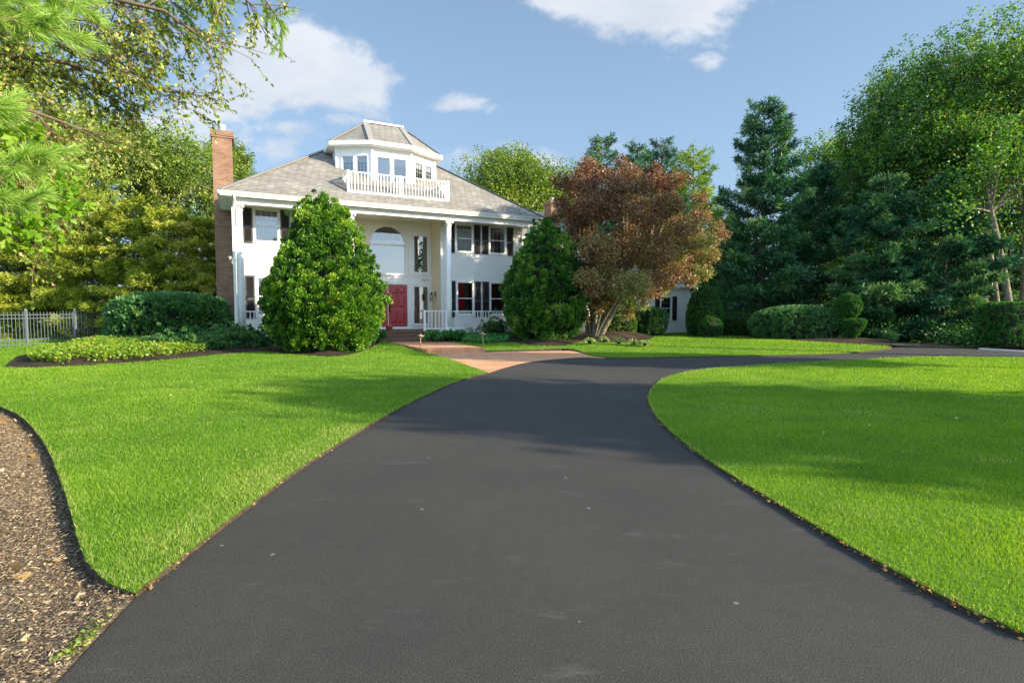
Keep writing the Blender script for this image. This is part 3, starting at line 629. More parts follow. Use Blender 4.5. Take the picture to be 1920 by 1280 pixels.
def window(x, y, w, z0, z1, ang=0, cols=4, rows=4, sash='double', curtain=None, room=True, trim=.075, label=None, depth=.55, name='window', cpart=(0, 1), room_mat='dark_room', muntins=True, blind=None):
    """window with its lower left glass corner at (x, y) on a wall plane facing local -y, rotated by ang"""
    b = MB(); t = trim
    b.box(-t, w + t, -.045, .03, z1, z1 + t * 1.1); b.box(-t - .02, w + t + .02, -.065, .03, z0 - t, z0)
    b.box(-t, 0, -.04, .03, z0, z1); b.box(w, w + t, -.04, .03, z0, z1)
    f = .035
    b.box(0, f, -.02, .05, z0, z1); b.box(w - f, w, -.02, .05, z0, z1); b.box(f, w - f, -.02, .05, z1 - f, z1); b.box(f, w - f, -.02, .05, z0, z0 + f * 1.4)
    zm = (z0 + z1) / 2
    if sash == 'double': b.box(f, w - f, -.012, .045, zm - .02, zm + .02)
    fr = at_obj(b.build(name, 'white_trim', house), x, y, ang)
    if label: fr['label'] = label
    MB().add([(f, .012, z0 + f), (w - f, .012, z0 + f), (w - f, .012, z1 - f), (f, .012, z1 - f)], [(0, 1, 2, 3)]).build('pane', 'window_glass', fr)
    if muntins:
        g = MB()
        for i in range(1, cols): g.box(f + (w - 2 * f) * i / cols - .008, f + (w - 2 * f) * i / cols + .008, .016, .026, z0 + f, z1 - f)
        for i in range(1, rows):
            zz = z0 + (z1 - z0) * i / rows
            if sash == 'double' and abs(zz - zm) < .03: continue
            g.box(f, w - f, .0165, .0255, zz - .008, zz + .008)
        g.build('muntin', 'white_trim', fr)
    r = MB()
    D = depth; r.add([(0, .05, z0), (w, .05, z0), (w, D, z0), (0, D, z0), (0, .05, z1), (w, .05, z1), (w, D, z1), (0, D, z1)], [(0, 1, 2, 3), (4, 7, 6, 5), (3, 2, 6, 7), (0, 3, 7, 4), (1, 5, 6, 2)])
    if room: r.build('reveal', room_mat, fr)
    def drape(xa, xb, za, zb, mat, folds=9, nm='curtain', yy=.075):
        n = folds * 6; v = []
        for zz in (za, zb):
            for i in range(n + 1): v.append((xa + (xb - xa) * i / n, yy + .02 * math.sin(i * 2 * math.pi / 6), zz))
        MB().add(v, [(i, i + 1, n + 2 + i, n + 1 + i) for i in range(n)]).build(nm, mat, fr)
    if curtain:
        for (xa, xb, za, zb, mt) in curtain: drape(xa * w, xb * w, z0 + (z1 - z0) * za, z0 + (z1 - z0) * zb, mt)
    return fr
def shutter(x, y, w, z0, z1, mat='grey_shutter', ang=0):
    b = MB(); zm = z0 + (z1 - z0) * .45
    b.box(0, .05, -.05, -.022, z0, z1); b.box(w - .05, w, -.05, -.022, z0, z1)
    for a_, c_ in ((z0, z0 + .07), (zm - .035, zm + .035), (z1 - .07, z1)): b.box(.05, w - .05, -.049, -.022, a_, c_)
    z = z0 + .07
    while z < z1 - .08:
        if not (zm - .06 < z < zm + .035): b.add([(.05, -.030, z), (w - .05, -.030, z), (w - .05, -.044, z + .034), (.05, -.044, z + .034)], [(0, 1, 2, 3), (3, 2, 1, 0)])
        z += .036
    b.box(.05, w - .05, -.028, -.022, z0 + .07, z1 - .07)
    return at_obj(b.build('shutter', mat, house), x, y - .012, ang)

FL = .57; WT = 5.9
def make_house():
    # --- bays: openings
    wins_up = [(.74, 1.64), (2.66, 3.56), (9.66, 10.50), (11.46, 12.32)]
    wins_lo = [(.78, 1.68), (2.66, 3.56), (9.70, 10.54), (11.50, 12.32)]
    hl = [(a_, c_, 4.38, 5.70) for a_, c_ in wins_up] + [(a_, c_, 1.30, 2.90) for a_, c_ in wins_lo]
    for xa, xb in ((0.0, 4.46), (8.86, 13.3)):
        b = MB(); siding(b, xa, xb, FL + .14, WT, hl, lambda x, y, z: (x, 1.2 + y, z))
        b.box(xa, xb, 1.2 - .03, 1.23, FL, FL + .14)
        w = b.build('wall', 'white_siding', house); w['label'] = 'front wall of white lap siding with shuttered windows, %s of the entry' % ('left' if xa < 1 else 'right')
        b = MB()
        for x in ((0.0, .10) if xa < 1 else (13.20, 13.3),): b.box(x[0], x[1], 1.165, 1.235, FL, WT)
        b.build('corner_board', 'white_trim', house)
    for i, (a_, c_) in enumerate(wins_up):
        cur = [(0, 1, 0, .66, 'white_curtain')] if i < 2 else ([(0.0, .96, 0, .86, 'white_curtain')] if i == 2 else [(0, .35, 0, 1, 'tan_room'), (.72, 1, 0, 1, 'white_curtain')])
        window(a_, 1.2, c_ - a_, 4.38, 5.70, curtain=cur)
    for i, (a_, c_) in enumerate(wins_lo):
        cur = [(0, 1, 0, 1, 'white_curtain')] if i < 2 else [(0, .5, 0, 1, 'red_curtain'), (.86, 1, .35, 1, 'red_curtain')] if i == 2 else [(0, .22, .3, 1, 'red_curtain'), (.55, 1, 0, 1, 'red_curtain')]
        window(a_, 1.2, c_ - a_, 1.30, 2.90, curtain=cur, muntins=i < 2)
    sh = [(.30, .35), (1.73, .36), (2.20, .37), (3.65, .37), (9.22, .36), (10.58, .36), (11.02, .36), (12.40, .37)]
    for x, w in sh:
        shutter(x, 1.2, w, 4.30, 5.74); shutter(x + .02, 1.2, w, 1.17, 2.95)
    # --- entry recess
    b = MB(); n = 2.6
    ax, az_, ar = 6.62, 4.72, .90
    holes = [(ax - ar, ax + ar, 3.32, az_), (7.88, 8.66, 3.38, 5.24), (7.88, 8.66, .80, 2.72), (4.62, 5.38, 3.38, 5.24), (4.62, 5.38, .80, 2.72), (5.62, 7.60, .70, 2.79)]
    xs = sorted({4.46, 8.86, *[v for h in holes for v in h[:2]]}); 
    for xa, xb in zip(xs[:-1], xs[1:]):
        top = az_ if (xa >= ax - ar - 1e-6 and xb <= ax + ar + 1e-6) else WT + .05
        z = FL
        for a_, c_ in sorted((h[2], h[3]) for h in holes if h[0] <= xa + 1e-6 and h[1] >= xb - 1e-6):
            if a_ > z: b.box(xa, xb, n, n + .12, z, a_)
            z = c_
        if z < top: b.box(xa, xb, n, n + .12, z, top)
    K = 24; pv = []
    for i in range(K + 1):
        th = math.pi * i / K; pv.append((ax - ar * math.cos(th), az_ + ar * math.sin(th)))
    for (x0, z0), (x1, z1) in zip(pv[:-1], pv[1:]):
        b.add([(x0, n, z0), (x1, n, z1), (x1, n, WT + .05), (x0, n, WT + .05), (x0, n + .12, z0), (x1, n + .12, z1)], [(0, 1, 2, 3), (0, 4, 5, 1)])
    # flat trims of the entry wall
    for x in (5.52, 7.70, 8.78, 4.50): b.box(x - .05, x + .05, n - .03, n - .001, FL, WT)
    b.box(4.46, 8.86, n - .045, n - .002, 2.80, 2.92); b.box(4.46, 8.86, n - .045, n - .002, 3.20, 3.28)
    b.build('entry_wall', 'white_trim', house)
    # arched window
    f = MB()
    for rr, yy in ((ar + .09, -.05), (ar, -.03)):
        w_ = .09 if rr > ar else .05
        for i in range(K):
            t0, t1 = math.pi * i / K, math.pi * (i + 1) / K; q = []
            for th in (t0, t1):
                for r_ in (rr - w_, rr): q.append((ax - r_ * math.cos(th), az_ + r_ * math.sin(th)))
            f.add([(x, n + yy, z) for x, z in q] + [(x, n + .02, z) for x, z in q], [(0, 1, 3, 2), (0, 2, 6, 4), (1, 5, 7, 3)])
    for x in (ax - ar - .09, ax + ar): f.box(x, x + .09, n - .05, n + .02, 3.3, az_)
    for x in (ax - ar, ax + ar - .05): f.box(x, x + .05, n - .03, n + .03, 3.32, az_)
    f.box(ax - ar, ax + ar, n - .03, n + .03, az_ - .05, az_ + .01); f.box(ax - ar - .1, ax + ar + .1, n - .06, n + .02, 3.24, 3.32)
    aw = f.build('arched_window', 'white_trim', house)
    pl = [(ax - ar, n + .012, 3.32), (ax + ar, n + .012, 3.32)] + [(x, n + .012, z) for x, z in reversed(pv)]
    MB().add(pl, [tuple(range(len(pl)))]).build('pane', 'window_glass', aw)
    g = MB()
    for k in range(1, 6):
        th = math.pi * k / 6; c_, s_ = math.cos(th), math.sin(th)
        g.bar((ax - .28 * c_, n + .022, az_ + .28 * s_), (ax - ar * c_, n + .022, az_ + ar * s_), .014)
    g.tube([(ax - .28 * math.cos(math.pi * i / 12), n + .022, az_ + .28 * math.sin(math.pi * i / 12)) for i in range(13)], .008, 4)
    for k in range(3):
        cx_ = ax - .6 * math.cos(math.pi * (k + .5) / 3); cz_ = az_ + .45 * math.sin(math.pi * (k + .5) / 3)
        g.tube([(cx_ + .26 * math.cos(2 * math.pi * i / 14), n + .024, cz_ + .26 * math.sin(2 * math.pi * i / 14)) for i in range(15)], .006, 4)
    g.build('muntin', 'white_trim', aw)
    MB().add([(ax - ar, n + .10, 3.32), (ax + ar, n + .10, 3.32), (ax + ar, n + .10, az_ + .22), (ax - ar, n + .10, az_ + .22)], [(0, 1, 2, 3)]).build('blind', 'white_curtain', aw)
    # hall seen through the sidelights
    h = MB(); h.add([(4.5, 6.0, FL), (8.84, 6.0, FL), (8.84, 6.0, WT), (4.5, 6.0, WT), (4.5, 2.73, FL), (8.84, 2.73, FL), (8.84, 2.73, WT), (4.5, 2.73, WT)], [(0, 1, 2, 3), (0, 4, 5, 1), (1, 5, 6, 2), (0, 3, 7, 4), (3, 2, 6, 7)])
    hall = h.build('hall', 'tan_room', house)
    st = MB()
    for i in range(12): st.box(9.0 - 1.15 + i * -.0 - .9 + .0, 8.8, 4.2 + 0 * i, 4.21, FL, FL + .001) if i == 0 else None
    for i in range(11): st.box(8.78 - i * .13 - .13, 8.78 - i * .13, 3.1, 4.2, FL, FL + (.19 * (i + 1)))
    st.build('staircase', 'wood_tread', hall)
    for xa, xb in ((7.88, 8.66), (4.62, 5.38)):
        for z0, z1 in ((3.38, 5.24), (.80, 2.72)):
            fr = window(xa, n, xb - xa, z0, z1, sash=None, muntins=False, room=False, trim=.06, name='sidelight')
    # --- double door
    for k, (xa, xb) in enumerate(((5.66, 6.60), (6.63, 7.57))):
        d = MB(); d.box(xa, xb, n + .03, n + .075, .72, 2.77); w = (xb - xa)
        cols_ = ((xa + .13, xa + w / 2 - .045), (xa + w / 2 + .045, xb - .13))
        for ca, cb in cols_:
            for z0, z1 in ((.90, 1.46), (1.66, 2.22), (2.34, 2.60)):
                d.add([(ca, n + .028, z0), (cb, n + .028, z0), (cb, n + .028, z1), (ca, n + .028, z1), (ca + .02, n + .016, z0 + .02), (cb - .02, n + .016, z0 + .02), (cb - .02, n + .016, z1 - .02), (ca + .02, n + .016, z1 - .02),
                       (ca + .06, n + .010, z0 + .06), (cb - .06, n + .010, z0 + .06), (cb - .06, n + .010, z1 - .06), (ca + .06, n + .010, z1 - .06)],
                      [(0, 1, 5, 4), (1, 2, 6, 5), (2, 3, 7, 6), (3, 0, 4, 7), (4, 5, 9, 8), (5, 6, 10, 9), (6, 7, 11, 10), (7, 4, 8, 11), (8, 9, 10, 11)])
        do = d.build('door', 'red_door', house); do['label'] = 'red panelled leaf of the double front door'
        if k: MB().tube([(6.70, n + .02, 1.80), (6.70, n - .04, 1.76), (6.70, n - .045, 1.55), (6.70, n + .02, 1.50)], .016, 6).box(6.67, 6.73, n + .005, n + .028, 1.42, 1.92).build('handle', 'black_iron', do, True)
        if k: MB().tube([(7.10, n + .0, 2.50), (7.10, n - .02, 2.36), (7.09, n - .03, 2.24)], [.01, .02, .035], 6).bar((7.10, n + .0, 2.77), (7.10, n - .0, 2.45), .02, .01).build('knocker', 'brass', do, True)
    MB().box(5.56, 7.68, n - .06, n + .1, FL, .70).build('threshold', 'white_trim', house)
    fr = MB(); fr.box(5.56, 5.65, n - .03, n + .08, .70, 2.79); fr.box(7.58, 7.66, n - .03, n + .08, .70, 2.79); fr.box(6.602, 6.628, n + .02, n + .08, .72, 2.77); fr.box(5.56, 7.66, n - .032, n + .08, 2.775, 2.86)
    fr.build('door_frame', 'white_trim', house)
    # side walls of the recess
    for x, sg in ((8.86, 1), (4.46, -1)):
        b = MB(); siding(b, 1.2, 2.6, FL, WT, (), lambda u, y, z, x=x, sg=sg: (x + sg * y * 1.0, u, z)); b.build('recess_wall', 'bounce_tinted_siding', house)
        MB().box(x - (.01 if sg > 0 else .03), x + (.03 if sg > 0 else .01), 1.17, 1.26, FL, WT).build('corner_board', 'white_trim', house)
    # lantern and house number on the entry side
    lx, ly, lz = 8.84, 1.95, 2.2
    m = MB(); m.box(lx - .03, lx, ly - .05, ly + .05, lz - .02, lz + .24); m.tube([(lx, ly, lz + .15), (lx - .12, ly, lz + .2), (lx - .2, ly, lz + .22), (lx - .22, ly, lz + .16)], .012, 6)
    m.lathe([(.10, .08), (.03, .17), (.015, .2)], (lx - .22, ly, lz), 6); m.lathe([(.035, -.22), (.06, -.20), (.065, -.18)], (lx - .22, ly, lz), 6)
    for k in range(6):
        a_ = math.pi * k / 3; m.tube([(lx - .22 + .06 * math.cos(a_), ly + .06 * math.sin(a_), lz - .19), (lx - .22 + .095 * math.cos(a_), ly + .095 * math.sin(a_), lz + .085)], .008, 4)
    ln = m.build('wall_lantern', 'black_iron', house); MB().lathe([(.045, -.18), (.08, .07)], (lx - .22, ly, lz), 6).build('lamp_glass', 'lamp_glass', ln)
    m = MB(); zc = 3.03
    m.tube([(8.36 + i * .016, 2.55, zc + .03 * math.sin(i * .55) + .03 * math.cos(i * 1.3)) for i in range(22)], .009, 5); m.lathe([(.025, -.012), (.025, .012)], (8.34, 2.55, zc - .02), 8)
    m.build('wall_ornament', 'black_iron', house)
    # --- other outer walls
    b = MB(); siding(b, -.0, 12.2, .1, WT, (), lambda u, y, z: (0.0 + y, 13.4 - u, z)); siding(b, 1.2, 13.4, .1, WT, (), lambda u, y, z: (13.3 - y, u, z)); siding(b, 0, 13.3, .1, WT, (), lambda u, y, z: (13.3 - u, 13.4 - y, z))
    b.build('wall', 'white_siding', house)
    # --- porch
    b = MB(); b.box(-.12, 13.42, -.22, 2.6, .50, FL - .004); b.box(-.06, 13.36, -.14, 13.3, -.1, .5)
    b.build('porch_foundation', 'porch_brick', house)
    for xa, xb in ((-.10, 5.30), (7.92, 13.40)): MB().box(xa, xb, -.245, -.17, .46, .60).build('porch_skirt_board', 'white_trim', house)
    MB().box(-.05, 13.35, -.16, 2.6, FL - .003, FL).build('porch_floor', 'porch_brick', house)
    b = MB(); 
    for i, (z1, n0) in enumerate(((.31, -1.12), (.44, -.78), (FL + .004, -.46))): b.box(5.3, 7.92, n0, -.24 + .001 * i, -.1, z1 - .05); b.box(5.27, 7.95, n0 - .03, -.235 + .001 * i, z1 - .05, z1)
    b.build('steps', 'porch_brick', house)
    for x in (.16, 4.44, 8.84, 13.12):
        c = MB().lathe([(.135, FL + .12), (.14, 1.8), (.135, 3.2), (.118, 5.40)], (x, .02, 0), 20).build('column', 'white_trim', house, True)
        k = MB(); k.lathe([(.135, 5.40), (.15, 5.42), (.15, 5.45), (.125, 5.46), (.13, 5.54), (.175, 5.58)], (x, .02, 0), 20); k.box(x - .19, x + .19, -.17, .21, 5.58, 5.64)
        for sx_ in (-1, 1): k.lathe([(.01, -.03), (.05, -.02), (.05, .02), (.01, .03)], (x + sx_ * .14, -.12, 5.54), 8)
        k.build('capital', 'white_trim', c)
        k = MB(); k.box(x - .18, x + .18, -.16, .20, FL, FL + .06); k.lathe([(.175, FL + .06), (.175, FL + .09), (.14, FL + .12)], (x, .02, 0), 20); k.build('base', 'white_trim', c)
    b = MB(); b.box(0, 13.3, -.15, .19, 5.645, 5.82); b.box(-.03, 13.33, -.18, .22, 5.82, 5.895); b.box(0, .2, .19, 1.2, 5.66, 5.89); b.box(13.1, 13.3, .19, 1.2, 5.66, 5.89)
    b.build('porch_beam', 'white_trim', house)
    b = MB(); b.box(-.45, 13.75, -.40, 2.62, 5.90, 5.915); b.box(-.45, -.02, 2.62, 13.8, 5.90, 5.915); b.box(13.32, 13.75, 2.62, 13.8, 5.90, 5.915); b.box(-.45, 13.75, 13.42, 13.8, 5.90, 5.914); b.build('soffit', 'white_trim', house)
    for y in (.3, 1.0, 1.9): MB().box(-.27, -.20, y, y + .09, 5.892, 5.8995).build('soffit_vent', 'brass', house)
    b = MB(); b.box(-.47, 13.77, -.42, -.38, 5.88, 6.03); b.box(-.47, -.43, -.38, 3.1, 5.88, 6.03); b.box(-.47, -.43, 4.7, 13.8, 5.88, 6.03); b.box(13.73, 13.77, -.38, 13.8, 5.88, 6.03); b.build('fascia', 'white_trim', house)
    b = MB()
    b.add([(-.52, -.43, 5.92), (13.82, -.43, 5.92), (13.86, -.52, 6.05), (-.56, -.52, 6.05), (-.56, -.50, 6.06), (13.86, -.50, 6.06), (13.8, -.425, 6.05), (-.5, -.425, 6.05)], [(0, 1, 2, 3), (3, 2, 5, 4), (4, 5, 6, 7), (0, 3, 4, 7), (1, 6, 5, 2)])
    b.box(-.56, -.48, -.42, 3.1, 5.93, 6.05); b.box(-.56, -.48, 4.7, 13.8, 5.93, 6.05); b.box(13.78, 13.86, -.42, 13.8, 5.93, 6.05); b.build('gutter', 'white_trim', house)
    d = MB(); d.tube([(.02, -.46, 5.94), (.02, -.44, 5.80), (-.02, -.20, 5.62), (-.04, -.10, 5.5)], .042, 8); d.box(-.09, .01, -.13, -.03, .38, 5.52); d.bar((-.03, -.10, .42), (.06, -.42, .16), .09)
    d.build('downspout', 'white_trim', house)
    # --- railings
    def railing(name, pts, z0, z1, sp, posts=True, bz=.09):
        m = MB()
        for (xa, ya), (xb, yb) in zip(pts[:-1], pts[1:]):
            m.bar((xa, ya, z1 - .03), (xb, yb, z1 - .03), .07, .05); m.bar((xa, ya, z0 + bz), (xb, yb, z0 + bz), .045, .05)
        r = m.build(name, 'white_trim', house)
        if posts:
            for x, y in pts: MB().box(x - .05, x + .05, y - .05, y + .05, z0, z1 + .02).build('post', 'white_trim', r)
        first = None
        for (xa, ya), (xb, yb) in zip(pts[:-1], pts[1:]):
            Ln = math.hypot(xb - xa, yb - ya); k = max(1, int(Ln / sp))
            for i in range(1, k):
                x, y = xa + (xb - xa) * i / k, ya + (yb - ya) * i / k
                if first is None: first = MB().box(-.018, .018, -.018, .018, z0 + bz + .02, z1 - .05).build('baluster', 'white_trim', r); first.location = (x, y, 0)
                else:
                    c = first.copy(); col.objects.link(c); c.parent = r; c.location = (x, y, 0)
        return r
    railing('porch_railing', [(.32, 0), (4.26, 0)], FL, 1.49, .14, False); railing('porch_railing', [(9.02, 0), (12.96, 0)], FL, 1.49, .14, False)
    railing('porch_railing', [(7.64, -.02), (8.68, -.02)], FL, 1.50, .16); railing('porch_railing', [(4.62, -.02), (5.6, -.02)], FL, 1.50, .16)
    # --- main roof
    ap = (6.65, 6.7, 11.2); e = [(-.5, -.46, 6.055), (13.8, -.46, 6.055), (13.8, 13.86, 6.055), (-.5, 13.86, 6.055)]
    b = MB(); b.add(e + [ap], [(0, 1, 4), (1, 2, 4), (2, 3, 4), (3, 0, 4)]); dn_ = [(x, y, z - .03) for x, y, z in e]
    b.add(e + dn_, [(0, 4, 5, 1), (1, 5, 6, 2), (2, 6, 7, 3), (3, 7, 4, 0)]); rf = b.build('roof', 'shingle', house)
    c = MB()
    for q in e:
        c.bar((q[0], q[1], q[2] + .02), (ap[0], ap[1], ap[2] + .02), .26, .03)
    c.build('ridge_cap', 'shingle_cap', rf)
    # --- dormer
    cx = 6.63; F0, F1 = (cx - .92, 1.6), (cx + .92, 1.6); A0, A1 = (cx - 2.36, 2.42), (cx + 2.36, 2.42); zt = 9.02
    b = MB()
    def panel(p, q, z0, z1, hs, th=.1):
        (x0, y0), (x1, y1) = p, q; Ln = math.hypot(x1 - x0, y1 - y0); ux, uy = (x1 - x0) / Ln, (y1 - y0) / Ln
        def P(u, d, z): return (x0 + ux * u - uy * d, y0 + uy * u + ux * d, z)
        us = sorted({0, Ln, *[v for h in hs for v in h[:2]]})
        for a_, c_ in zip(us[:-1], us[1:]):
            z = z0; sp = []
            for h in sorted([h for h in hs if h[0] <= a_ + 1e-6 and h[1] >= c_ - 1e-6], key=lambda h: h[2]):
                sp.append((z, h[2])); z = h[3]
            sp.append((z, z1))
            for s0, s1 in sp:
                if s1 - s0 > .001: b.add([P(a_, 0, s0), P(c_, 0, s0), P(c_, 0, s1), P(a_, 0, s1)], [(0, 1, 2, 3)])
        return math.atan2(uy, ux), Ln
    angL, LL = panel(A0, F0, 6.3, zt, [(.26, .80, 6.86, 8.62), (.92, 1.46, 6.86, 8.62)])
    angR, LR = panel(F1, A1, 6.3, zt, [(.26, .80, 6.86, 8.62), (.92, 1.46, 6.86, 8.62)])
    panel(F0, F1, 6.3, zt, [(.22, .86, 6.72, 8.62), (.98, 1.62, 6.72, 8.62)])
    b.box(A0[0] - .02, A0[0] + .05, A0[1] + .0, 6.2, 6.4, zt); b.box(A1[0] - .05, A1[0] + .02, A1[1] + .0, 6.2, 6.4, zt)
    for (x, y) in (F0, F1, A0, A1): b.lathe([(.075, 6.4), (.075, zt)], (x, y, 0), 8)
    b.box(A0[0] + .02, A1[0] - .02, 3.6, 3.7, 6.4, zt)
    dm = b.build('dormer', 'white_trim', house)
    def on(p, ang, u): return (p[0] + math.cos(ang) * u, p[1] + math.sin(ang) * u)
    for p, ang in ((A0, angL), (F1, angR)):
        for u in (.26, .92):
            x, y = on(p, ang, u); window(x, y, .54, 6.86, 8.62, ang, 3, 4, None, [(0, 1, .84, 1, 'white_curtain')], trim=.045, depth=.4)
    for k, u in enumerate((.22, .98)):
        window(F0[0] + u, 1.6, .64, 6.72, 8.62, 0, 3, 5, None, [(0, 1, 0, 1, 'white_curtain')] if k == 0 else [(.0, 1, .84, 1, 'white_curtain')], trim=.05, name='french_door', depth=.4)
    def off(p, d=.30):
        return p
    E0, E1, E2, E3 = (cx - 2.70, 2.25), (cx - 1.00, 1.27), (cx + 1.00, 1.27), (cx + 2.70, 2.25); B0, B3 = (cx - 2.70, 6.6), (cx + 2.70, 6.6)
    rl, rr_, rbl, rbr = (cx - .80, 3.5, 10.70), (cx + .98, 3.5, 10.70), (cx - .80, 6.4, 10.70), (cx + .98, 6.4, 10.70); ze = 9.20
    v = [(*E0, ze), (*E1, ze), (*E2, ze), (*E3, ze), (*B3, ze), (*B0, ze), rl, rr_, rbr, rbl]
    b = MB().add(v, [(0, 1, 6), (1, 2, 7, 6), (2, 3, 7), (3, 4, 8, 7), (5, 0, 6, 9), (6, 7, 8, 9), (4, 5, 9, 8)]); dr = b.build('dormer_roof', 'shingle', house)
    c = MB()
    for p, q in ((v[1], rl), (v[2], rr_), (v[0], rl), (v[3], rr_)): c.bar((p[0], p[1], p[2] + .03), (q[0], q[1], q[2] + .03), .26, .03)
    c.build('hip_cap', 'shingle_cap', dr); MB().bar((rl[0] - .1, 3.47, 10.74), (rr_[0] + .1, 3.47, 10.74), .14, .09).bar((rr_[0], 3.5, 10.74), (rr_[0], 6.2, 10.74), .12, .09).build('ridge_trim', 'white_trim', dr)
    b = MB(); poly = [E0, E1, E2, E3, B3, B0]; b.prism(poly, zt - .02, zt + .02)
    c = MB()
    for p, q in ((B0, E0), (E0, E1), (E1, E2), (E2, E3), (E3, B3)): c.bar((*p, ze - .08), (*q, ze - .08), .09, .19)
    c.build('dormer_gutter', 'white_trim', house); b.build('dormer_soffit', 'white_trim', house)
    b = MB(); b.box(4.36, 8.96, .26, 2.4, 6.50, 6.60); b.box(4.40, 8.92, .30, 2.3, 6.30, 6.50); b.build('balcony_floor', 'white_trim', house)
    railing('balcony_railing', [(4.40, 1.35), (4.40, .30), (6.66, .30), (8.93, .30), (8.93, 1.35)], 6.60, 7.50, .14, True, .05)
    # --- chimneys
    b = MB(); b.box(-.80, -.035, 3.2, 4.6, -.1, 9.15); b.box(-.84, .01, 3.16, 4.64, 9.02, 9.10); b.box(-.87, .04, 3.13, 4.67, 9.10, 9.32)
    ch = b.build('chimney', 'chimney_brick', house); ch['label'] = 'tall red brick chimney on the left end of the house'; k = MB(); k.lathe([(.14, 9.32), (.14, 9.54), (.16, 9.55), (.16, 9.70), (.02, 9.72)], (-.42, 3.7, 0), 14); k.build('flue', 'grey_blue_metal', ch)
    m = MB(); m.box(-.02, .04, 1.10, 1.16, 3.55, 3.63); m.lathe([(.02, 0), (.07, .09), (.08, .12)], (-.12, 1.10, 3.40), 10); m.lathe([(.02, 0), (.07, .09), (.08, .12)], (-.22, 1.08, 3.58), 10); m.tube([(.0, 1.12, 3.59), (-.16, 1.09, 3.6)], .015, 5); m.build('floodlight', 'pale_stone', house)
    m = MB(); m.box(-.22, -.12, 1.36, 1.46, .5, 1.05); m.tube([(-.45, 1.42, 0), (-.45, 1.42, .95)], .03, 6); m.box(-.62, -.30, 1.28, 1.45, .12, .36); m.build('utility_box', 'grey_blue_metal', house)
    b = MB(); b.box(16.7, 17.3, 4.0, 4.8, 3, 7.95); b.box(16.64, 17.36, 3.94, 4.86, 7.8, 8.0); ch = b.build('chimney', 'chimney_brick', house); ch['label'] = 'shorter brick chimney of the rear wing'; MB().lathe([(.12, 8.0), (.12, 8.25)], (17, 4.4, 0), 12).build('flue', 'grey_blue_metal', ch)
    # --- wing
    H2 = [(18.15, 18.98, .96, 2.34), (21.62, 22.38, .96, 2.28)]
    b = MB(); siding(b, 16.5, 23.75, .22, 2.80, H2); siding(b, 0, 8, .22, 2.80, (), lambda u, y, z: (23.75 - y, u, z)); siding(b, 0, 3.5, .22, 2.80, (), lambda u, y, z: (16.5 + y, 3.5 - u, z))
    b.build('wing_wall', 'white_siding', house)
    b = MB(); siding(b, 13.3, 19.4, .2, 5.5, (), lambda x, y, z: (x, 3.0 + y, z)); siding(b, 3.0, 9.5, .2, 5.5, (), lambda u, y, z: (19.4 - y, u, z)); b.build('wing_wall', 'white_siding', house)
    MB().box(16.55, 23.70, .05, 8, -.1, .22).build('wing_foundation', 'concrete', house)
    MB().box(23.66, 23.79, -.05, .03, .22, 2.8).box(16.46, 16.56, -.05, .03, .22, 2.8).build('corner_board', 'white_trim', house)
    e2 = [(16.1, -.38, 2.95), (24.15, -.38, 2.95), (24.15, 8.4, 2.95), (16.1, 8.4, 2.95)]; b = MB(); b.add(e2 + [(19.8, 4, 5.1), (20.6, 4, 5.1)], [(0, 1, 5, 4), (1, 2, 5), (2, 3, 4, 5), (3, 0, 4)]); b.build('wing_roof', 'shingle', house)
    e3 = [(13.0, 2.6, 5.6), (19.8, 2.6, 5.6), (19.8, 9.9, 5.6), (13.0, 9.9, 5.6)]; b = MB(); b.add(e3 + [(14.5, 6.2, 7.7), (17.6, 6.2, 7.7)], [(0, 1, 5, 4), (1, 2, 5), (2, 3, 4, 5), (3, 0, 4)]); b.build('wing_roof', 'shingle', house)
    b = MB(); b.box(16.1, 24.15, -.36, 8.3, 2.78, 2.80); b.box(16.12, 24.13, -.385, -.34, 2.80, 2.94); b.box(16.08, 24.2, -.47, -.39, 2.84, 2.96); b.box(24.08, 24.16, -.34, 8.4, 2.8, 2.94); b.box(13.0, 19.8, 2.64, 3.0, 5.48, 5.58); b.build('wing_eave', 'white_trim', house)
    m = MB(); m.tube([(24.1, -.42, 2.86), (24.05, -.38, 2.72), (23.85, -.12, 2.55), (23.81, -.07, 2.45)], .035, 7); m.box(23.77, 23.85, -.11, -.04, .2, 2.46); m.build('downspout', 'white_trim', house)
    window(21.62, 0, .76, .96, 2.28, 0, 3, 4); window(18.15, 0, .83, .96, 2.34, 0, 3, 4)
    shutter(22.47, 0, .34, .92, 2.32); shutter(21.18, 0, .34, .92, 2.32); shutter(19.14, 0, .34, .92, 2.36); shutter(17.7, 0, .34, .92, 2.36)
make_house()

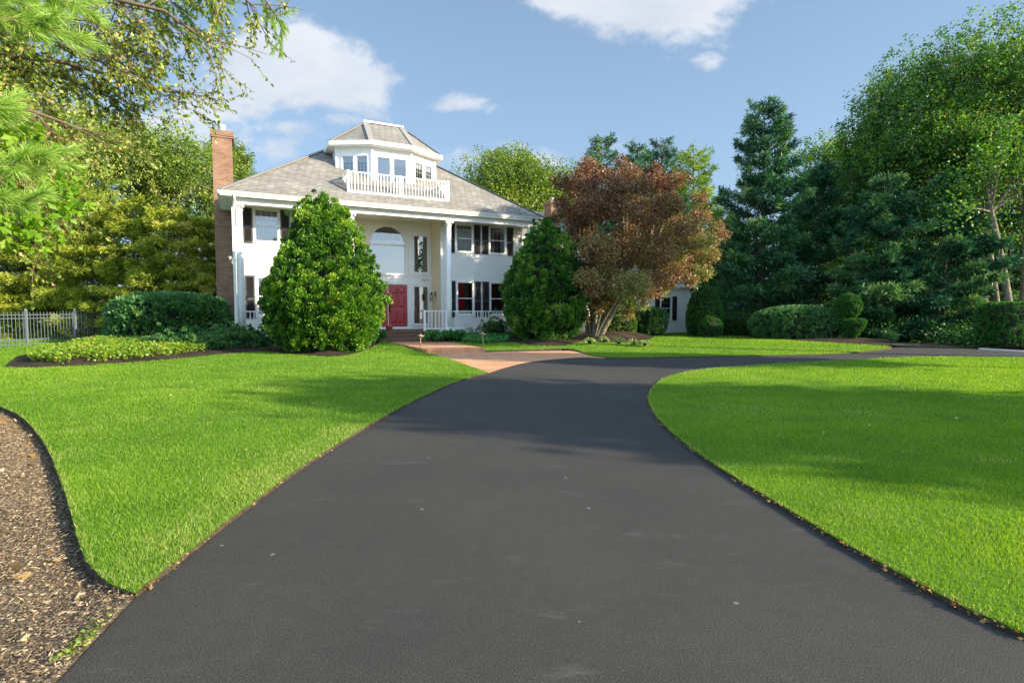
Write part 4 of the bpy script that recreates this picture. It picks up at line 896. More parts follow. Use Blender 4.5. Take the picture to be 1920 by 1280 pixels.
# ------------------------------------------------------------------ small things by the porch
dmx = hworld(6.6, 1.9); dm_ = MB().box(-.55, .55, -.3, .3, 0, .02).build('doormat', 'dark_room'); dm_.location = (*dmx, FL + .004); dm_.rotation_euler = (0, 0, HA); tag(dm_, 'dark rectangular doormat lying in front of the red double door', 'doormat')
pt = empty('flower_pot', (*hworld(6.15, .55), FL + .002), 0, 'small terracotta pot standing on the porch by the steps', 'pot')
MB().lathe([(.09, 0), (.13, .02), (.16, .20), (.18, .20), (.18, .24), (.15, .24)], n=16).build('pot', 'terracotta', pt, True); MB().lathe([(.15, .225), (.02, .235)], n=16).build('potting_soil', 'soil', pt)
def path_light(x, y, z, h, label):
    t = empty('path_light', (x, y, z), 0, label, 'path light', 'copper path lights beside the brick walkway')
    MB().tube([(0, 0, -.05), (0, 0, h - .05)], .013, 8).build('post', 'copper_lamp', t, True)
    MB().lathe([(.03, h - .10), (.035, h - .05), (.14, h - .055), (.145, h - .045), (.05, h - .005), (.02, h + .03), (.008, h + .05)], n=18).build('cap', 'copper_lamp', t, True)
    MB().lathe([(.025, h - .13), (.028, h - .055)], n=12).build('lamp', 'lamp_glass', t)
x, y = G(788.5, 653, .14); path_light(x, y, .13, .50, 'copper mushroom path light on a thin post, left of the brick step')
x, y = G(905, 647.5, .15); path_light(x, y, .14, .50, 'copper mushroom path light on a thin post, right of the brick step')
pb = empty('planter', (*G(1413, 628, .15), .2), .1, 'small pale stone planter trough standing in the mulch before the big mound shrub', 'planter')
MB().add([(-.30, -.12, 0), (.30, -.12, 0), (.30, .12, 0), (-.30, .12, 0), (-.38, -.16, .24), (.38, -.16, .24), (.38, .16, .24), (-.38, .16, .24)], [(3, 2, 1, 0), (0, 1, 5, 4), (1, 2, 6, 5), (2, 3, 7, 6), (3, 0, 4, 7)]).build('trough', 'pale_stone', pb)
MB().box(-.40, .40, -.18, .18, .24, .28).build('rim', 'pale_stone', pb); MB().box(-.33, .33, -.12, .12, .281, .285).build('potting_soil', 'soil', pb)

# fence
def fence():
    t = empty('picket_fence', (-19.2, 19.0, .03), 0, 'thin grey picket fence with two rails running back beside the laurel hedge', 'fence')
    ys = [19.0 + 2.4 * i for i in range(-2, 5)]
    for y in ys:
        MB().box(-.04, .04, -.04, .04, -.1, 1.46).lathe([(.07, 1.46), (.07, 1.48), (.005, 1.56)], n=4).build('post', 'vinyl_fence', t).location = (0, y - 19, 0)
    for z in (.15, .33, 1.16, 1.30): MB().box(-.018, .018, ys[0] - 19, ys[-1] - 19, z - .014, z + .014).build('rail', 'vinyl_fence', t)
    p0 = MB().box(-.008, .008, -.008, .008, .05, 1.38).lathe([(.014, 1.38), (.002, 1.42)], n=4).build('picket', 'vinyl_fence', t); first = True
    for a_ in ys[:-1]:
        for k in range(1, 15):
            y = a_ + 2.4 * k / 15 - 19
            if first: p0.location = (0.02, y, 0); first = False
            else:
                c = p0.copy(); col.objects.link(c); c.parent = t; c.location = (.02, y, 0)
fence()

# ------------------------------------------------------------------ shrubs
def low(h, w): return [(w * .80, .02), (w * .98, h * .3), (w, h * .5), (w * .86, h * .78), (w * .5, h * .95), (.03, h)]
def ball(r, z): return [(max(.03, r * math.sin(a_)), z - r * math.cos(a_)) for a_ in [math.pi * k / 10 for k in range(1, 11)]]
surf_bush('false_cypress', (XD(611, 19.7), 19.7), [(1.0, .04), (1.55, .34), (1.80, 1.0), (1.84, 1.75), (1.74, 2.4), (1.40, 3.05), (1.08, 3.7), (.82, 4.3), (.52, 4.85), (.24, 5.25), (.03, 5.5)],
          'large bright green cone shaped evergreen in full sun before the left bay of the house', 'evergreen', 'cone_leaf', 3, 2700, 84, .066, .21, bumpy=.13, core=.80, up=.8, gaps=.05)
surf_bush('arborvitae', G(1022, 645), [(.75, .05), (1.30, .45), (1.58, 1.0), (1.68, 1.7), (1.62, 2.4), (1.40, 3.1), (1.08, 3.8), (.72, 4.4), (.38, 4.95), (.03, 5.35)],
          'tall dark green cone shaped evergreen before the right end of the porch', 'evergreen', 'dark_cone_leaf', 7, 1900, 80, .066, .19, bumpy=.10, core=.82, up=.75, gaps=.05)
surf_bush('laurel_hedge', (-14.15, 22.4), [(1.95, .02), (2.12, .55), (2.16, 1.2), (2.0, 1.55), (1.3, 1.80), (.1, 1.86)], 'broad dark glossy laurel hedge between the picket fence and the brick chimney', 'hedge', 'laurel_leaf', 4, 900, 34, .13, .22, sy=.55, rz=.15, bumpy=.05, asp=.3)
surf_bush('juniper', G(355, 655, .1), low(.42, 1.5), 'low spreading dark green juniper in the mulch between yellow groundcover and house', 'shrub', 'juniper_leaf', 5, 260, 40, .09, .14, sy=.6, up=.15, no_trunk=True)
surf_bush('juniper', G(442, 651, .1), low(.50, 1.45), 'low spreading dark green juniper at the foot of the downspout', 'shrub', 'juniper_leaf', 6, 260, 40, .09, .14, sy=.6, up=.15, no_trunk=True)
surf_bush('boxwood', (-5.75, 23.0), low(.52, .30), 'small round dark shrub just left of the porch steps', 'shrub', 'yew_leaf', 8, 90, 36, .05, .08)
surf_bush('boxwood', hworld(10.9, -.75), low(.85, .50), 'small loose dark shrub by the porch railing touching the tall dark evergreen', 'shrub', 'laurel_leaf', 9, 110, 34, .07, .13, gaps=.1)
surf_bush('evergreen_cone', (XD(1157, 29.5), 29.5), [(.7, .05), (.85, .6), (.85, 1.2), (.62, 1.9), (.3, 2.4), (.03, 2.6)], 'slim yellow green evergreen cone behind the clipped hedge at the maple trunk', 'evergreen', 'lit_pine_needle', 10, 260, 34, .08, .14)
surf_bush('clipped_hedge', (XD(1156, 28.0), 28.0), [(.85, .05), (.92, .3), (.93, .8), (.86, 1.0), (.1, 1.04)], 'small box clipped hedge right of the maple trunk', 'hedge', 'shade_leaf', 11, 330, 30, .05, .09, sy=.6, box=True, bumpy=.03)
surf_bush('holly', (XD(1212, 29.0), 29.0), [(.7, .02), (.98, .4), (1.05, .9), (.98, 1.3), (.1, 1.42)], 'dark glossy holly shrub in front of the garage wing wall', 'shrub', 'laurel_leaf', 12, 380, 34, .07, .14, sy=.7, bumpy=.05, gaps=.05)
TW = tuple
surf_bush('yew_cone', (XD(1320, 28.6), 28.6), [(.72, .02), (.86, .5), (.88, 1.1), (.80, 1.6), (.58, 2.2), (.30, 2.55), (.03, 2.66)], 'tall rounded clipped yew cone standing off the right corner of the garage wing', 'topiary', 'yew_leaf', 13, 1000, 46, .045, .06, bumpy=.018, core=.93)
surf_bush('yew_ball', (XD(1331, 27.6), 27.6), ball(.58, .46), 'small clipped yew ball at the foot of the tall yew cone', 'topiary', 'yew_leaf', 14, 300, 44, .045, .05, bumpy=.02, core=.93)
surf_bush('yew_mound', (XD(1383, 28.8), 28.8), [(.5, .08), (.78, .4), (.95, .75), (.85, 1.02), (.5, 1.2), (.03, 1.26)], 'clipped green mound topiary right behind the small yew ball', 'topiary', 'dark_cone_leaf', 15, 420, 44, .045, .06, bumpy=.02, core=.93)
surf_bush('azalea_mound', (XD(1496, 26.0), 26.0), [(1.75, .04), (2.15, .35), (2.25, .75), (2.0, 1.12), (1.4, 1.36), (.7, 1.48), (.04, 1.5)], 'very wide dark mounded shrub in the mulch bed before the tall pine', 'shrub', 'laurel_leaf', 16, 1500, 40, .06, .10, sy=.6, bumpy=.035, core=.92)
tp = surf_bush('topiary', (XD(1589, 24.6), 24.6), ball(.53, 1.56), 'two tier clipped topiary with a ball above a bowl at the mulch bed end', 'topiary', 'yew_leaf', 17, 700, 46, .04, .045, bumpy=.012, core=.94, up=0)
for ch in list(tp.children):
    if ch.name.startswith('foliage'): ch.name = 'ball'
cup = surf_bush('cup_tmp', (0, 0), [(.12, .12), (.30, .30), (.46, .56), (.56, .82), (.53, .93), (.05, .94)], 'x x x x', 'x', 'yew_leaf', 18, 420, 46, .04, .045, bumpy=.02, core=.93, base_z=0)
for ch in list(cup.children):
    ch.parent = tp; ch.location = (.18, 0, 0)
    if ch.name.startswith('foliage'): ch.name = 'bowl'
bpy.data.objects.remove(cup)
surf_bush('box_hedge', (XD(1921, 21.4), 21.6), [(1.32, .02), (1.35, .5), (1.35, 1.50), (1.25, 1.62), (.1, 1.64)], 'straight clipped dark box hedge at the far right beside the drive', 'hedge', 'yew_leaf', 19, 1100, 34, .05, .07, sy=.6, box=True, bumpy=.02, core=.93)

def hosta(loc, r, h, label, name='hosta', mat='hosta_leaf', n=90, leaf=.24, seed=1, group=None, asp=.36):
    rng = np.random.default_rng(seed); t = empty(name, (loc[0], loc[1], float(gz(*loc)) + .06), 0, label, 'plant', group)
    a_ = rng.uniform(0, 2 * np.pi, n); q = rng.random(n) ** .6; P = np.stack([np.cos(a_) * q * r * .75, np.sin(a_) * q * r * .75, h * (1 - .55 * q ** 2) * rng.uniform(.6, 1, n)], 1)
    D = np.stack([np.cos(a_), np.sin(a_), rng.uniform(-.6, .35, n)], 1)
    foliage('leaves', mat, P, D, leaf * rng.uniform(.7, 1.2, n), asp, rng.normal(.5, .2, n), rng, t, .1)
    b = MB()
    for p in P[::3]: b.tube([(0, 0, 0), tuple(p * np.array([.5, .5, .7])), tuple(p)], .006, 3, False)
    b.build('stems', 'core_green', t)
for i, (px, py, r, lb) in enumerate(((812, 641, .45, 'big leaved hosta clump right beside the porch steps'), (838, 640, .48, 'big leaved hosta clump in the middle under the entry railing'), (862, 640, .36, 'smaller hosta clump at the right end of the row before the porch'))):
    hosta(G(px, py - 2, .2), r, .50, lb, seed=20 + i, n=150, leaf=.20, group='hostas before the porch')
for i, (px, py, r, lb) in enumerate(((1106, 636, .32, 'pale variegated low plant at the left foot of the maple'), (1132, 634, .26, 'yellow green low plant directly before the maple trunk'), (1160, 636, .33, 'pale variegated low plant before the clipped hedge'), (1188, 637, .36, 'pale green low plant between clipped hedge and holly'), (1208, 638, .25, 'small low plant at the right tip of the maple bed'))):
    hosta(G(px, py, .35), r, .26, lb, 'perennial', 'variegated_leaf', 170, .085, 30 + i, 'low plants in the maple bed')
def twiggy(loc, h, label, seed, name='bare_shrub'):
    rnd = random.Random(seed); t = empty(name, (loc[0], loc[1], float(gz(*loc)) + .06), 0, label, 'shrub'); b = MB(); tips = []
    for k in range(11):
        a_ = rnd.uniform(0, 6.28); r = rnd.uniform(.12, .45); top = (r * math.cos(a_), r * math.sin(a_), h * rnd.uniform(.6, 1)); mid = (top[0] * .35, top[1] * .35, top[2] * .55)
        b.tube([(0, 0, 0), mid, top], [.012, .008, .003], 4, False)
        for _ in range(4):
            e = (top[0] + rnd.uniform(-.15, .15), top[1] + rnd.uniform(-.15, .15), top[2] * rnd.uniform(.6, 1.05)); b.tube([mid, e], [.006, .002], 3, False); tips.append(e)
    b.build('stems', 'brown_twig', t); rng = np.random.default_rng(seed); P = np.repeat(np.array(tips), 5, 0); P = P + rng.normal(0, .04, P.shape)
    foliage('leaves', 'shade_leaf', P, rng.normal(size=P.shape), .05, .35, rng.random(len(P)), rng, t)
twiggy(hworld(9.75, -.7), .80, 'nearly bare twiggy shrub before the right porch column', 41); twiggy(hworld(10.45, -.65), .75, 'nearly bare twiggy shrub under the ground floor shutters beside the dark shrub', 42)
twiggy(hworld(1.6, -.6), .7, 'nearly bare twiggy shrub by the left porch railing', 43)

def scatter(name, poly, mat, n, leaf, label, cat, h=.06, seed=1, up=.4, asp=.4, zf=None, clump=0, mask=None):
    rng = np.random.default_rng(seed); P = np.asarray(poly); x0, y0 = P.min(0); x1, y1 = P.max(0); x = rng.uniform(x0, x1, n * 3); y = rng.uniform(y0, y1, n * 3)
    m = inside(poly, x, y); x, y = x[m][:n], y[m][:n]
    if mask is not None: m = mask(x, y, rng); x, y = x[m], y[m]
    ng = len(x); z = zf(x, y) + rng.random(ng) ** .7 * h
    D = rng.normal(size=(ng, 3)); D[:, 2] = D[:, 2] * .4 + up
    o = foliage(name, mat, np.stack([x, y, z], 1), D, leaf * rng.uniform(.6, 1.3, ng), asp, rng.normal(.5, .2, ng) + .12 * np.sin(x * 2.3) * np.cos(y * 1.9), rng, None)
    return tag(o, label, cat, None, 'stuff')
cover_zone = [G(50, 672), G(60, 684), G(110, 688), G(180, 684), G(260, 678), G(330, 671), G(385, 665), (-10.9, 20.7), (-12.5, 22.5), (-15.5, 23.0), (-17.2, 21.4)]
scatter('groundcover', cover_zone, 'groundcover_leaf', 22000, .085, 'yellow green leafy groundcover spreading over the left mulch bed', 'groundcover', .20, 51, .5, zf=mound(cover_bed, .16, 1.6), mask=lambda x, y, r: np.sin(x * 1.7 + 1.2 * np.sin(y * 2.1)) * np.cos(y * 1.3) + r.normal(0, .25, x.shape) > -.62)
sz = [(-3.6, 24.5), (-2.9, 23.9), G(905, 643, .2), G(950, 640, .2), (0.2, 26.2), (-1.0, 26.6)]
scatter('groundcover', sz, 'hosta_leaf', 2600, .09, 'low dark green groundcover along the foot of the porch right of the hostas', 'groundcover', .16, 52, .5, zf=mound(step_bed, .10, .9))
# litter: bark chips, needles and fallen leaves
def chips(name, poly, mat, n, L, wd, label, seed, z0, cat='mulch', lim=None):
    rng = np.random.default_rng(seed); P = np.asarray(poly); x0, y0 = P.min(0); x1, y1 = P.max(0)
    if lim: x0, x1, y0, y1 = max(x0, lim[0]), min(x1, lim[1]), max(y0, lim[2]), min(y1, lim[3])
    x = rng.uniform(x0, x1, n * 2); y = rng.uniform(y0, y1, n * 2); m = inside(poly, x, y); x, y = x[m][:n], y[m][:n]; k = len(x)
    D = rng.normal(size=(k, 3)); D[:, 2] *= .18
    o = foliage(name, mat, np.stack([x, y, z0 + rng.random(k) * .02 + (bed_z(x, y) if poly is near_bed else 0)], 1), D, L * rng.uniform(.4, 1.5, k), wd, rng.random(k), rng, None, .2); return tag(o, label, cat, None, 'stuff')
leafmat('bark_chip', [(0, (.04, .028, .018)), (.4, (.16, .115, .072)), (.8, (.33, .25, .15)), (1, (.52, .42, .27))], .05, .02)
chips('bark_mulch', near_bed, 'bark_chip', 210000, .017, .18, 'pale shredded bark mulch covering the near left bed', 61, .006, lim=(-9, -.5, 1.2, 9))
chips('bark_mulch', near_bed, 'bark_chip', 60000, .042, .035, 'dry brown needles and shreds strewn over the near left bed', 62, .012, lim=(-9, -.5, 1.2, 9))
chips('fallen_leaves', near_bed, 'dry_leaf', 240, .075, .42, 'dry yellow and tan leaves fallen on the near left mulch bed', 63, .02, 'leaves', lim=(-9, -.5, 1.2, 9))
chips('fallen_leaves', left_lawn, 'dry_leaf', 45, .034, .4, 'few small tan leaves fallen on the left lawn', 67, .06, 'leaves', lim=(-9, 1, 2.5, 14))
chips('fallen_leaves', island, 'dry_leaf', 45, .034, .4, 'few small tan leaves fallen on the right lawn', 68, .06, 'leaves', lim=(1, 12, 2, 14))
chips('weeds', [G(95, 1250), G(170, 1175), G(225, 1150), G(150, 1235)], 'groundcover_leaf', 170, .016, .35, 'small green weeds sprouting in the mulch beside the drive', 64, .02, 'weeds')
def edge_litter():
    rng = np.random.default_rng(66); pts = []
    for line, n in ((isl_left, 420), (drive_left, 200)):
        A = np.array(line); A = A[np.hypot(A[:, 0], A[:, 1]) < 10]; i = rng.integers(0, len(A) - 1, n); t_ = rng.random(n)[:, None]; pts.append(A[i] * (1 - t_) + A[i + 1] * t_ + rng.normal(0, .018, (n, 2)))
    P = np.concatenate(pts); n = len(P); D = rng.normal(size=(n, 3)); D[:, 2] *= .25
    tag(foliage('edge_litter', 'dry_leaf', np.column_stack([P, .012 + rng.random(n) * .02]), D, .018 * rng.uniform(.5, 1.8, n), .35, rng.random(n) * .6, rng, None, .2), 'dry leaf crumbs and grass clippings caught along the lawn edges', 'leaves', None, 'stuff')
edge_litter()

# ------------------------------------------------------------------ trees
T = broadleaf
def maple():
    rng = np.random.default_rng(77); D0 = 24.6; t = empty('japanese_maple', (XD(1112, D0), D0, .34), 0, 'wide bronze red japanese maple with several leaning stems in the mulch bed', 'tree')
    ox, oy, oz = t.location; lob = []
    def W(px, py, D): return np.array([XD(px, D) - ox, D - oy, ZD(py, D) - oz])
    for px, py, r in ((1085, 350, .75), (1125, 335, .7), (1165, 345, .8), (1215, 350, .8), (1260, 380, .85), (1295, 415, .8), (1320, 445, .55), (1300, 470, .8), (1080, 400, .9), (1130, 395, 1.0), (1180, 400, 1.1), (1235, 420, 1.0),
                      (1070, 450, .85), (1110, 460, .95), (1160, 455, 1.05), (1215, 470, 1.1), (1270, 480, .95), (1095, 510, .85), (1145, 515, .95), (1195, 520, 1.0), (1240, 530, .85), (1280, 525, .7), (1262, 545, .45), (1215, 545, .5), (1170, 548, .6), (1125, 560, .6), (1300, 505, .55), (1085, 545, .5), (1150, 560, .5), (1130, 530, .8), (1200, 530, .8), (1055, 380, .5), (1058, 420, .5), (1330, 430, .35), (1150, 320, .45), (1190, 322, .4), (1245, 345, .5), (1110, 322, .42), (1142, 315, .38), (1215, 328, .42), (1268, 360, .42), (1300, 392, .42), (1318, 465, .42), (1322, 436, .4), (1068, 358, .42), (1056, 405, .42), (1185, 335, .4), (1240, 350, .42), (1090, 338, .4), (1100, 575, .45), (1130, 582, .35), (1075, 575, .4), (1095, 560, .5), (1120, 570, .45), (1065, 500, .6), (1075, 530, .55), (1160, 572, .4), (1185, 565, .45), (1310, 530, .3)):
        for q_ in range(3 if r > .7 else 1):
            lob.append((W(px + rng.uniform(-22, 22), py + rng.uniform(-18, 18), D0 + rng.uniform(-1, 1) * (2.6 if r > .7 else 1.2)), r * rng.uniform(.50, .92), px, py))
    P, D, TT = [], [], []
    for c, r, px, py in lob:
        m = int(2500 * r * r) + 200; ns = m // 12; sd = unit(rng.normal(size=(ns, 3))); sp = c + sd * (r * rng.uniform(.3, 1, ns) ** .5)[:, None] * np.array([1, 1, .62]); i = rng.integers(0, ns, m)
        p = sp[i] + rng.normal(0, .10, (m, 3)); P.append(p); D.append(unit(p - c) + rng.normal(0, .6, (m, 3)) + np.array([0, 0, -.5]))
        warm = .30 + .0012 * (py - 330) + .0008 * (px - 1100); TT.append(warm + rng.normal(0, .13) + rng.normal(0, .13, ns)[i] + rng.normal(0, .16, m))
    P, D, TT = map(np.concatenate, (P, D, TT)); foliage('crown', 'maple_leaf', P, D, .105 * rng.uniform(.6, 1.3, len(P)), .30, TT, rng, t)
    b = MB(); stems = [((-.18, .1), (-.9, .2, 2.6), .10), ((0, 0), (-.1, -.5, 2.9), .13), ((.12, .05), (1.5, .3, 2.5), .15), ((.22, 0), (2.4, -.6, 3.0), .12), ((-.05, .15), (.5, 1.2, 3.0), .11)]
    ends = []
    for k in range(16):
        a_ = rng.uniform(0, 6.28); rr_ = rng.uniform(.5, 1.6); e = (rr_ * math.cos(a_) + .3, rr_ * math.sin(a_), rng.uniform(1.6, 3.0)); p_ = bez((.12 * math.cos(a_), .12 * math.sin(a_), -.2), e, (-.2 * math.cos(a_), -.2 * math.sin(a_), .35), 6); b.tube(p_, [.055, .048, .04, .032, .024, .012], 6, False)
    for (sx_, sy_), e, r in stems:
        path = bez((sx_, sy_, -.3), e, (-.25 * np.sign(e[0]), 0, .5), 7); b.tube(path, [r * (1.15 - .1 * i) for i in range(7)], 8, False); ends.append((np.array(e), path[4], r))
    for c, r, px, py in lob:
        e, mid, r0 = min(ends, key=lambda q: np.hypot(*(q[0] - c)[:2])); s = mid if c[2] < e[2] else e
        b.tube(bez(s, c, (0, 0, .25), 5), [r0 * .42, r0 * .3, r0 * .2, r0 * .12, r0 * .06], 5, False)
    b.build('trunk', 'pale_bark', t, True)
maple()
gL = 'trees beyond the fence on the left'
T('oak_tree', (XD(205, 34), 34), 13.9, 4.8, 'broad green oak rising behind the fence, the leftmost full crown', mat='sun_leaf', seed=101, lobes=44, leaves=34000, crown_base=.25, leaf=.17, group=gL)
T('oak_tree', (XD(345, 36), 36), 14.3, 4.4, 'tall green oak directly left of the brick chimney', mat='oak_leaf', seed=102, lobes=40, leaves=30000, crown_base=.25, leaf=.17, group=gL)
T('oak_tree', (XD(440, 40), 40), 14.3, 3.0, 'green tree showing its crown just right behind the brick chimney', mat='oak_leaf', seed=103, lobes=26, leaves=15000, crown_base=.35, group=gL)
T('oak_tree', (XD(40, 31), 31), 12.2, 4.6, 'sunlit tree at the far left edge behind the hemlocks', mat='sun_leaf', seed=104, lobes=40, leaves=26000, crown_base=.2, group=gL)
for i, (px, D, H, r, lb) in enumerate(((392, 25.6, 6.0, 1.7, 'yellow green hemlock standing right against the brick chimney'), (325, 25.0, 6.3, 2.0, 'yellow green hemlock behind the right half of the laurel hedge'), (255, 25.5, 6.6, 2.1, 'yellow green hemlock where fence and laurel hedge meet'),
                                       (175, 26, 7.2, 2.4, 'drooping hemlock behind the middle of the fence'), (95, 27, 7.4, 2.5, 'drooping hemlock behind the left part of the fence'), (15, 26.5, 8.0, 2.8, 'drooping hemlock at the left edge of the picture, behind the fence'))):
    pine('hemlock', (XD(px, D), D), H, r, lb, mat='hemlock_needle', seed=110 + i, z0=.02, tufts=3000, needle=.18, droop=.22, group='hemlocks behind the fence', nper=10, per=8, asp=.11, top_w=.3)
T('wild_cherry', (-15.2, 12.8), 8.2, 3.3, 'yellowing twiggy small tree filling the left edge above the fence', mat='sun_leaf', seed=119, lobes=34, leaves=24000, crown_base=.28, leaf=.10, bark='brown_twig', lobe_r=.30, trunk_r=.08, sparse=.85, lean=(2.6, -.3))
# behind the house
T('oak_tree', (XD(962, 44), 44), 14.9, 4.9, 'rounded green tree behind the right slope of the house roof', mat='oak_leaf', seed=121, lobes=54, leaves=34000, crown_base=.3, leaf=.2)
T('oak_tree', (XD(1050, 46), 46), 13.8, 4.2, 'green tree behind the small rear chimney, left of the maple top', mat='oak_leaf', seed=122, lobes=38, leaves=20000, crown_base=.3, leaf=.2)
for i, (px, py, D, r, lb) in enumerate(((1125, 262, 46, 3.3, 'pine top leftmost of the row behind the maple'), (1192, 276, 46, 3.0, 'pine top second in the row behind the maple'), (1236, 272, 47, 3.2, 'pine top third in the row behind the maple'), (1295, 286, 44, 3.6, 'pine top at the right end of the row behind the maple'))):
    pine('white_pine', (XD(px, D), D), ZD(py, D) - .1, r, lb, mat='lit_pine_needle' if i == 3 else 'pine_needle', seed=130 + i, z0=.25, tufts=2600, needle=.3, group='pines behind the maple', nper=8, per=7, top_w=.2)
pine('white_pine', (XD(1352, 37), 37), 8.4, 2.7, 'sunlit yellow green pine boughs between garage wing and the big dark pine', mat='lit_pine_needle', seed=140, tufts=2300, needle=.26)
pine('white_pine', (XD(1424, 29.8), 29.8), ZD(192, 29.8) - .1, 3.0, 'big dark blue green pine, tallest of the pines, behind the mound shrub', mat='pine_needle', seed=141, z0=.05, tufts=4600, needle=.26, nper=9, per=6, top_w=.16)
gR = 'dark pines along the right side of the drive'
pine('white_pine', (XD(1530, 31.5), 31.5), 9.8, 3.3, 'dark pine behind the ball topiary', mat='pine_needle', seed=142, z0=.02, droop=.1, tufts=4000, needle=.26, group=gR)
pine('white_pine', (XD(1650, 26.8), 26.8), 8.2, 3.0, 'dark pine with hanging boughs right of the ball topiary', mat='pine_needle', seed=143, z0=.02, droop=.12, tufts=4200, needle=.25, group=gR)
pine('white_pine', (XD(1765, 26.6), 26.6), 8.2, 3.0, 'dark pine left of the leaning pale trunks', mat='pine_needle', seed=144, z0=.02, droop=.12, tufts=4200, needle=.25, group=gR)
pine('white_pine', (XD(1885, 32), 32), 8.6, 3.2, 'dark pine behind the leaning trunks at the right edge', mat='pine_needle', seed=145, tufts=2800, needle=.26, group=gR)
gD = 'tall leafy trees on the right'
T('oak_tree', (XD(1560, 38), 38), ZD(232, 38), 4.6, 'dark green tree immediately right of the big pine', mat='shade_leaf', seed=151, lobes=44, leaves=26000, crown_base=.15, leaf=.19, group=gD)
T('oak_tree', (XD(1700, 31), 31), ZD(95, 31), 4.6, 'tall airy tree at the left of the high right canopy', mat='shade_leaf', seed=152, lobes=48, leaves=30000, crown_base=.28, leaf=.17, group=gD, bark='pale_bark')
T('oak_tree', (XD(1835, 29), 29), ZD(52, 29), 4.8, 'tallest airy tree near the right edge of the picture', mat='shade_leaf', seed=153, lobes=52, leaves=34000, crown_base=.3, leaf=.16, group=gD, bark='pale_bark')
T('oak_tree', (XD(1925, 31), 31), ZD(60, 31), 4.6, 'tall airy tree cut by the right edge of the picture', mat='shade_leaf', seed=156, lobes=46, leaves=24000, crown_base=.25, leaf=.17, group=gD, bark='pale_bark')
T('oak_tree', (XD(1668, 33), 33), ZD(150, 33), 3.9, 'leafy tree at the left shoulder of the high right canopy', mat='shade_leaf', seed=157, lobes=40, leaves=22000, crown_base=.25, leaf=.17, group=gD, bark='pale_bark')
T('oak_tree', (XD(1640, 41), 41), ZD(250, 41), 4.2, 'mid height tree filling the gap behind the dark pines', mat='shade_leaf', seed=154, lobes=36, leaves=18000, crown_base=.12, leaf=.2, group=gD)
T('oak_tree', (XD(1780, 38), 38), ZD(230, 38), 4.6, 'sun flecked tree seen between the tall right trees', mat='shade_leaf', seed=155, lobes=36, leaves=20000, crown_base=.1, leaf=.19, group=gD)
# leaning pale trunks at the right edge
def leaner(px0, py0, px1, py1, D, label, seed):
    x0 = XD(px0, D); z0 = .1; x1 = XD(px1, D + 1.0); z1 = ZD(py1, D + 1.0); t = empty('leaning_tree', (x0, D, z0), 0, label, 'tree', 'pale leaning trunks at the right edge')
    b = MB(); top = np.array([x1 - x0, 1.0, z1 - z0]); b.tube(bez((0, 0, -.3), top, (.15, 0, .2), 8), [.21, .19, .175, .16, .15, .14, .12, .10], 9)
    rng = np.random.default_rng(seed); n = 2600; lob = top + rng.normal(0, 1, (14, 3)) * np.array([1.5, 1.2, 1.3]) + np.array([0, 0, 1.2]); i = rng.integers(0, 14, n); P = lob[i] + rng.normal(0, .42, (n, 3))
    for l in lob: b.tube(bez(top * .92, l, (0, 0, .2), 4), [.06, .045, .03, .01], 5, False)
    b.build('trunk', 'pale_bark', t, True); foliage('crown', 'shade_leaf', P, rng.normal(size=(n, 3)), .15, .36, rng.normal(.5, .15, n), rng, t)
leaner(1905, 620, 1842, 380, 24.5, 'pale trunk leaning to the left, the front one of the pair behind the box hedge', 160)
leaner(1876, 615, 1832, 400, 26.0, 'slim pale trunk leaning left just behind the other leaning trunk', 161)
leaner(1916, 615, 1912, 380, 25.0, 'upright pale trunk at the very right edge behind the box hedge', 162)
# woodland depth: low understory far behind, so that no bare horizon shows
def understory():
    rng = np.random.default_rng(170); P = []; S = []
    for x0, x1, y0, y1, z1, n in ((17.0, 34, 25.6, 29.5, 1.0, 52000), (19, 34, 21.8, 25.0, .35, 20000), (13, 20, 29, 33, 1.6, 16000), (13, 36, 34, 36.5, 3.4, 22000), (-40, -12, 38, 44, 6, 26000), (9, 46, 40, 47, 8.5, 42000), (-12, 9, 50, 54, 5, 9000)):
        k = n // 26; c = np.stack([rng.uniform(x0, x1, k), rng.uniform(y0, y1, k), rng.uniform(.3, z1, k)], 1); i = rng.integers(0, k, n); sg = .28 if y0 < 32 else .45; P.append(c[i] + rng.normal(0, sg, (n, 3))); S.append(np.full(n, .12 if y0 < 32 else .24))
    P = np.concatenate(P); S = np.concatenate(S); n = len(P); P[:, 2] = np.maximum(P[:, 2], .1)
    tag(foliage('woodland_understory', 'dark_cone_leaf', P, rng.normal(size=(n, 3)), S * rng.uniform(.7, 1.3, n), .36, rng.normal(.30, .2, n), rng, None), 'dense mass of undergrowth filling the wood behind the garden', 'undergrowth', None, 'stuff')
understory()
# the wood beyond the right edge of the frame, which shades the garden
off = [((24.4, .9), 12.1, 3.2, 201, 'shading the near lawn band', .35), ((25.2, 9.6), 12.5, 1.6, 202, 'slim one shading the curve of the drive', .35), ((22.4, 15.6), 15.0, 2.4, 203, 'shading the tall dark evergreen', .52)]
for loc, H, r, sd, lb, cb in off:
    T('roadside_tree', loc, H, r, 'leafy tree beyond the right edge, ' + lb, mat='shade_leaf', seed=sd, lobes=30, leaves=17000, leaf=.3, crown_base=cb, lobe_r=.45)

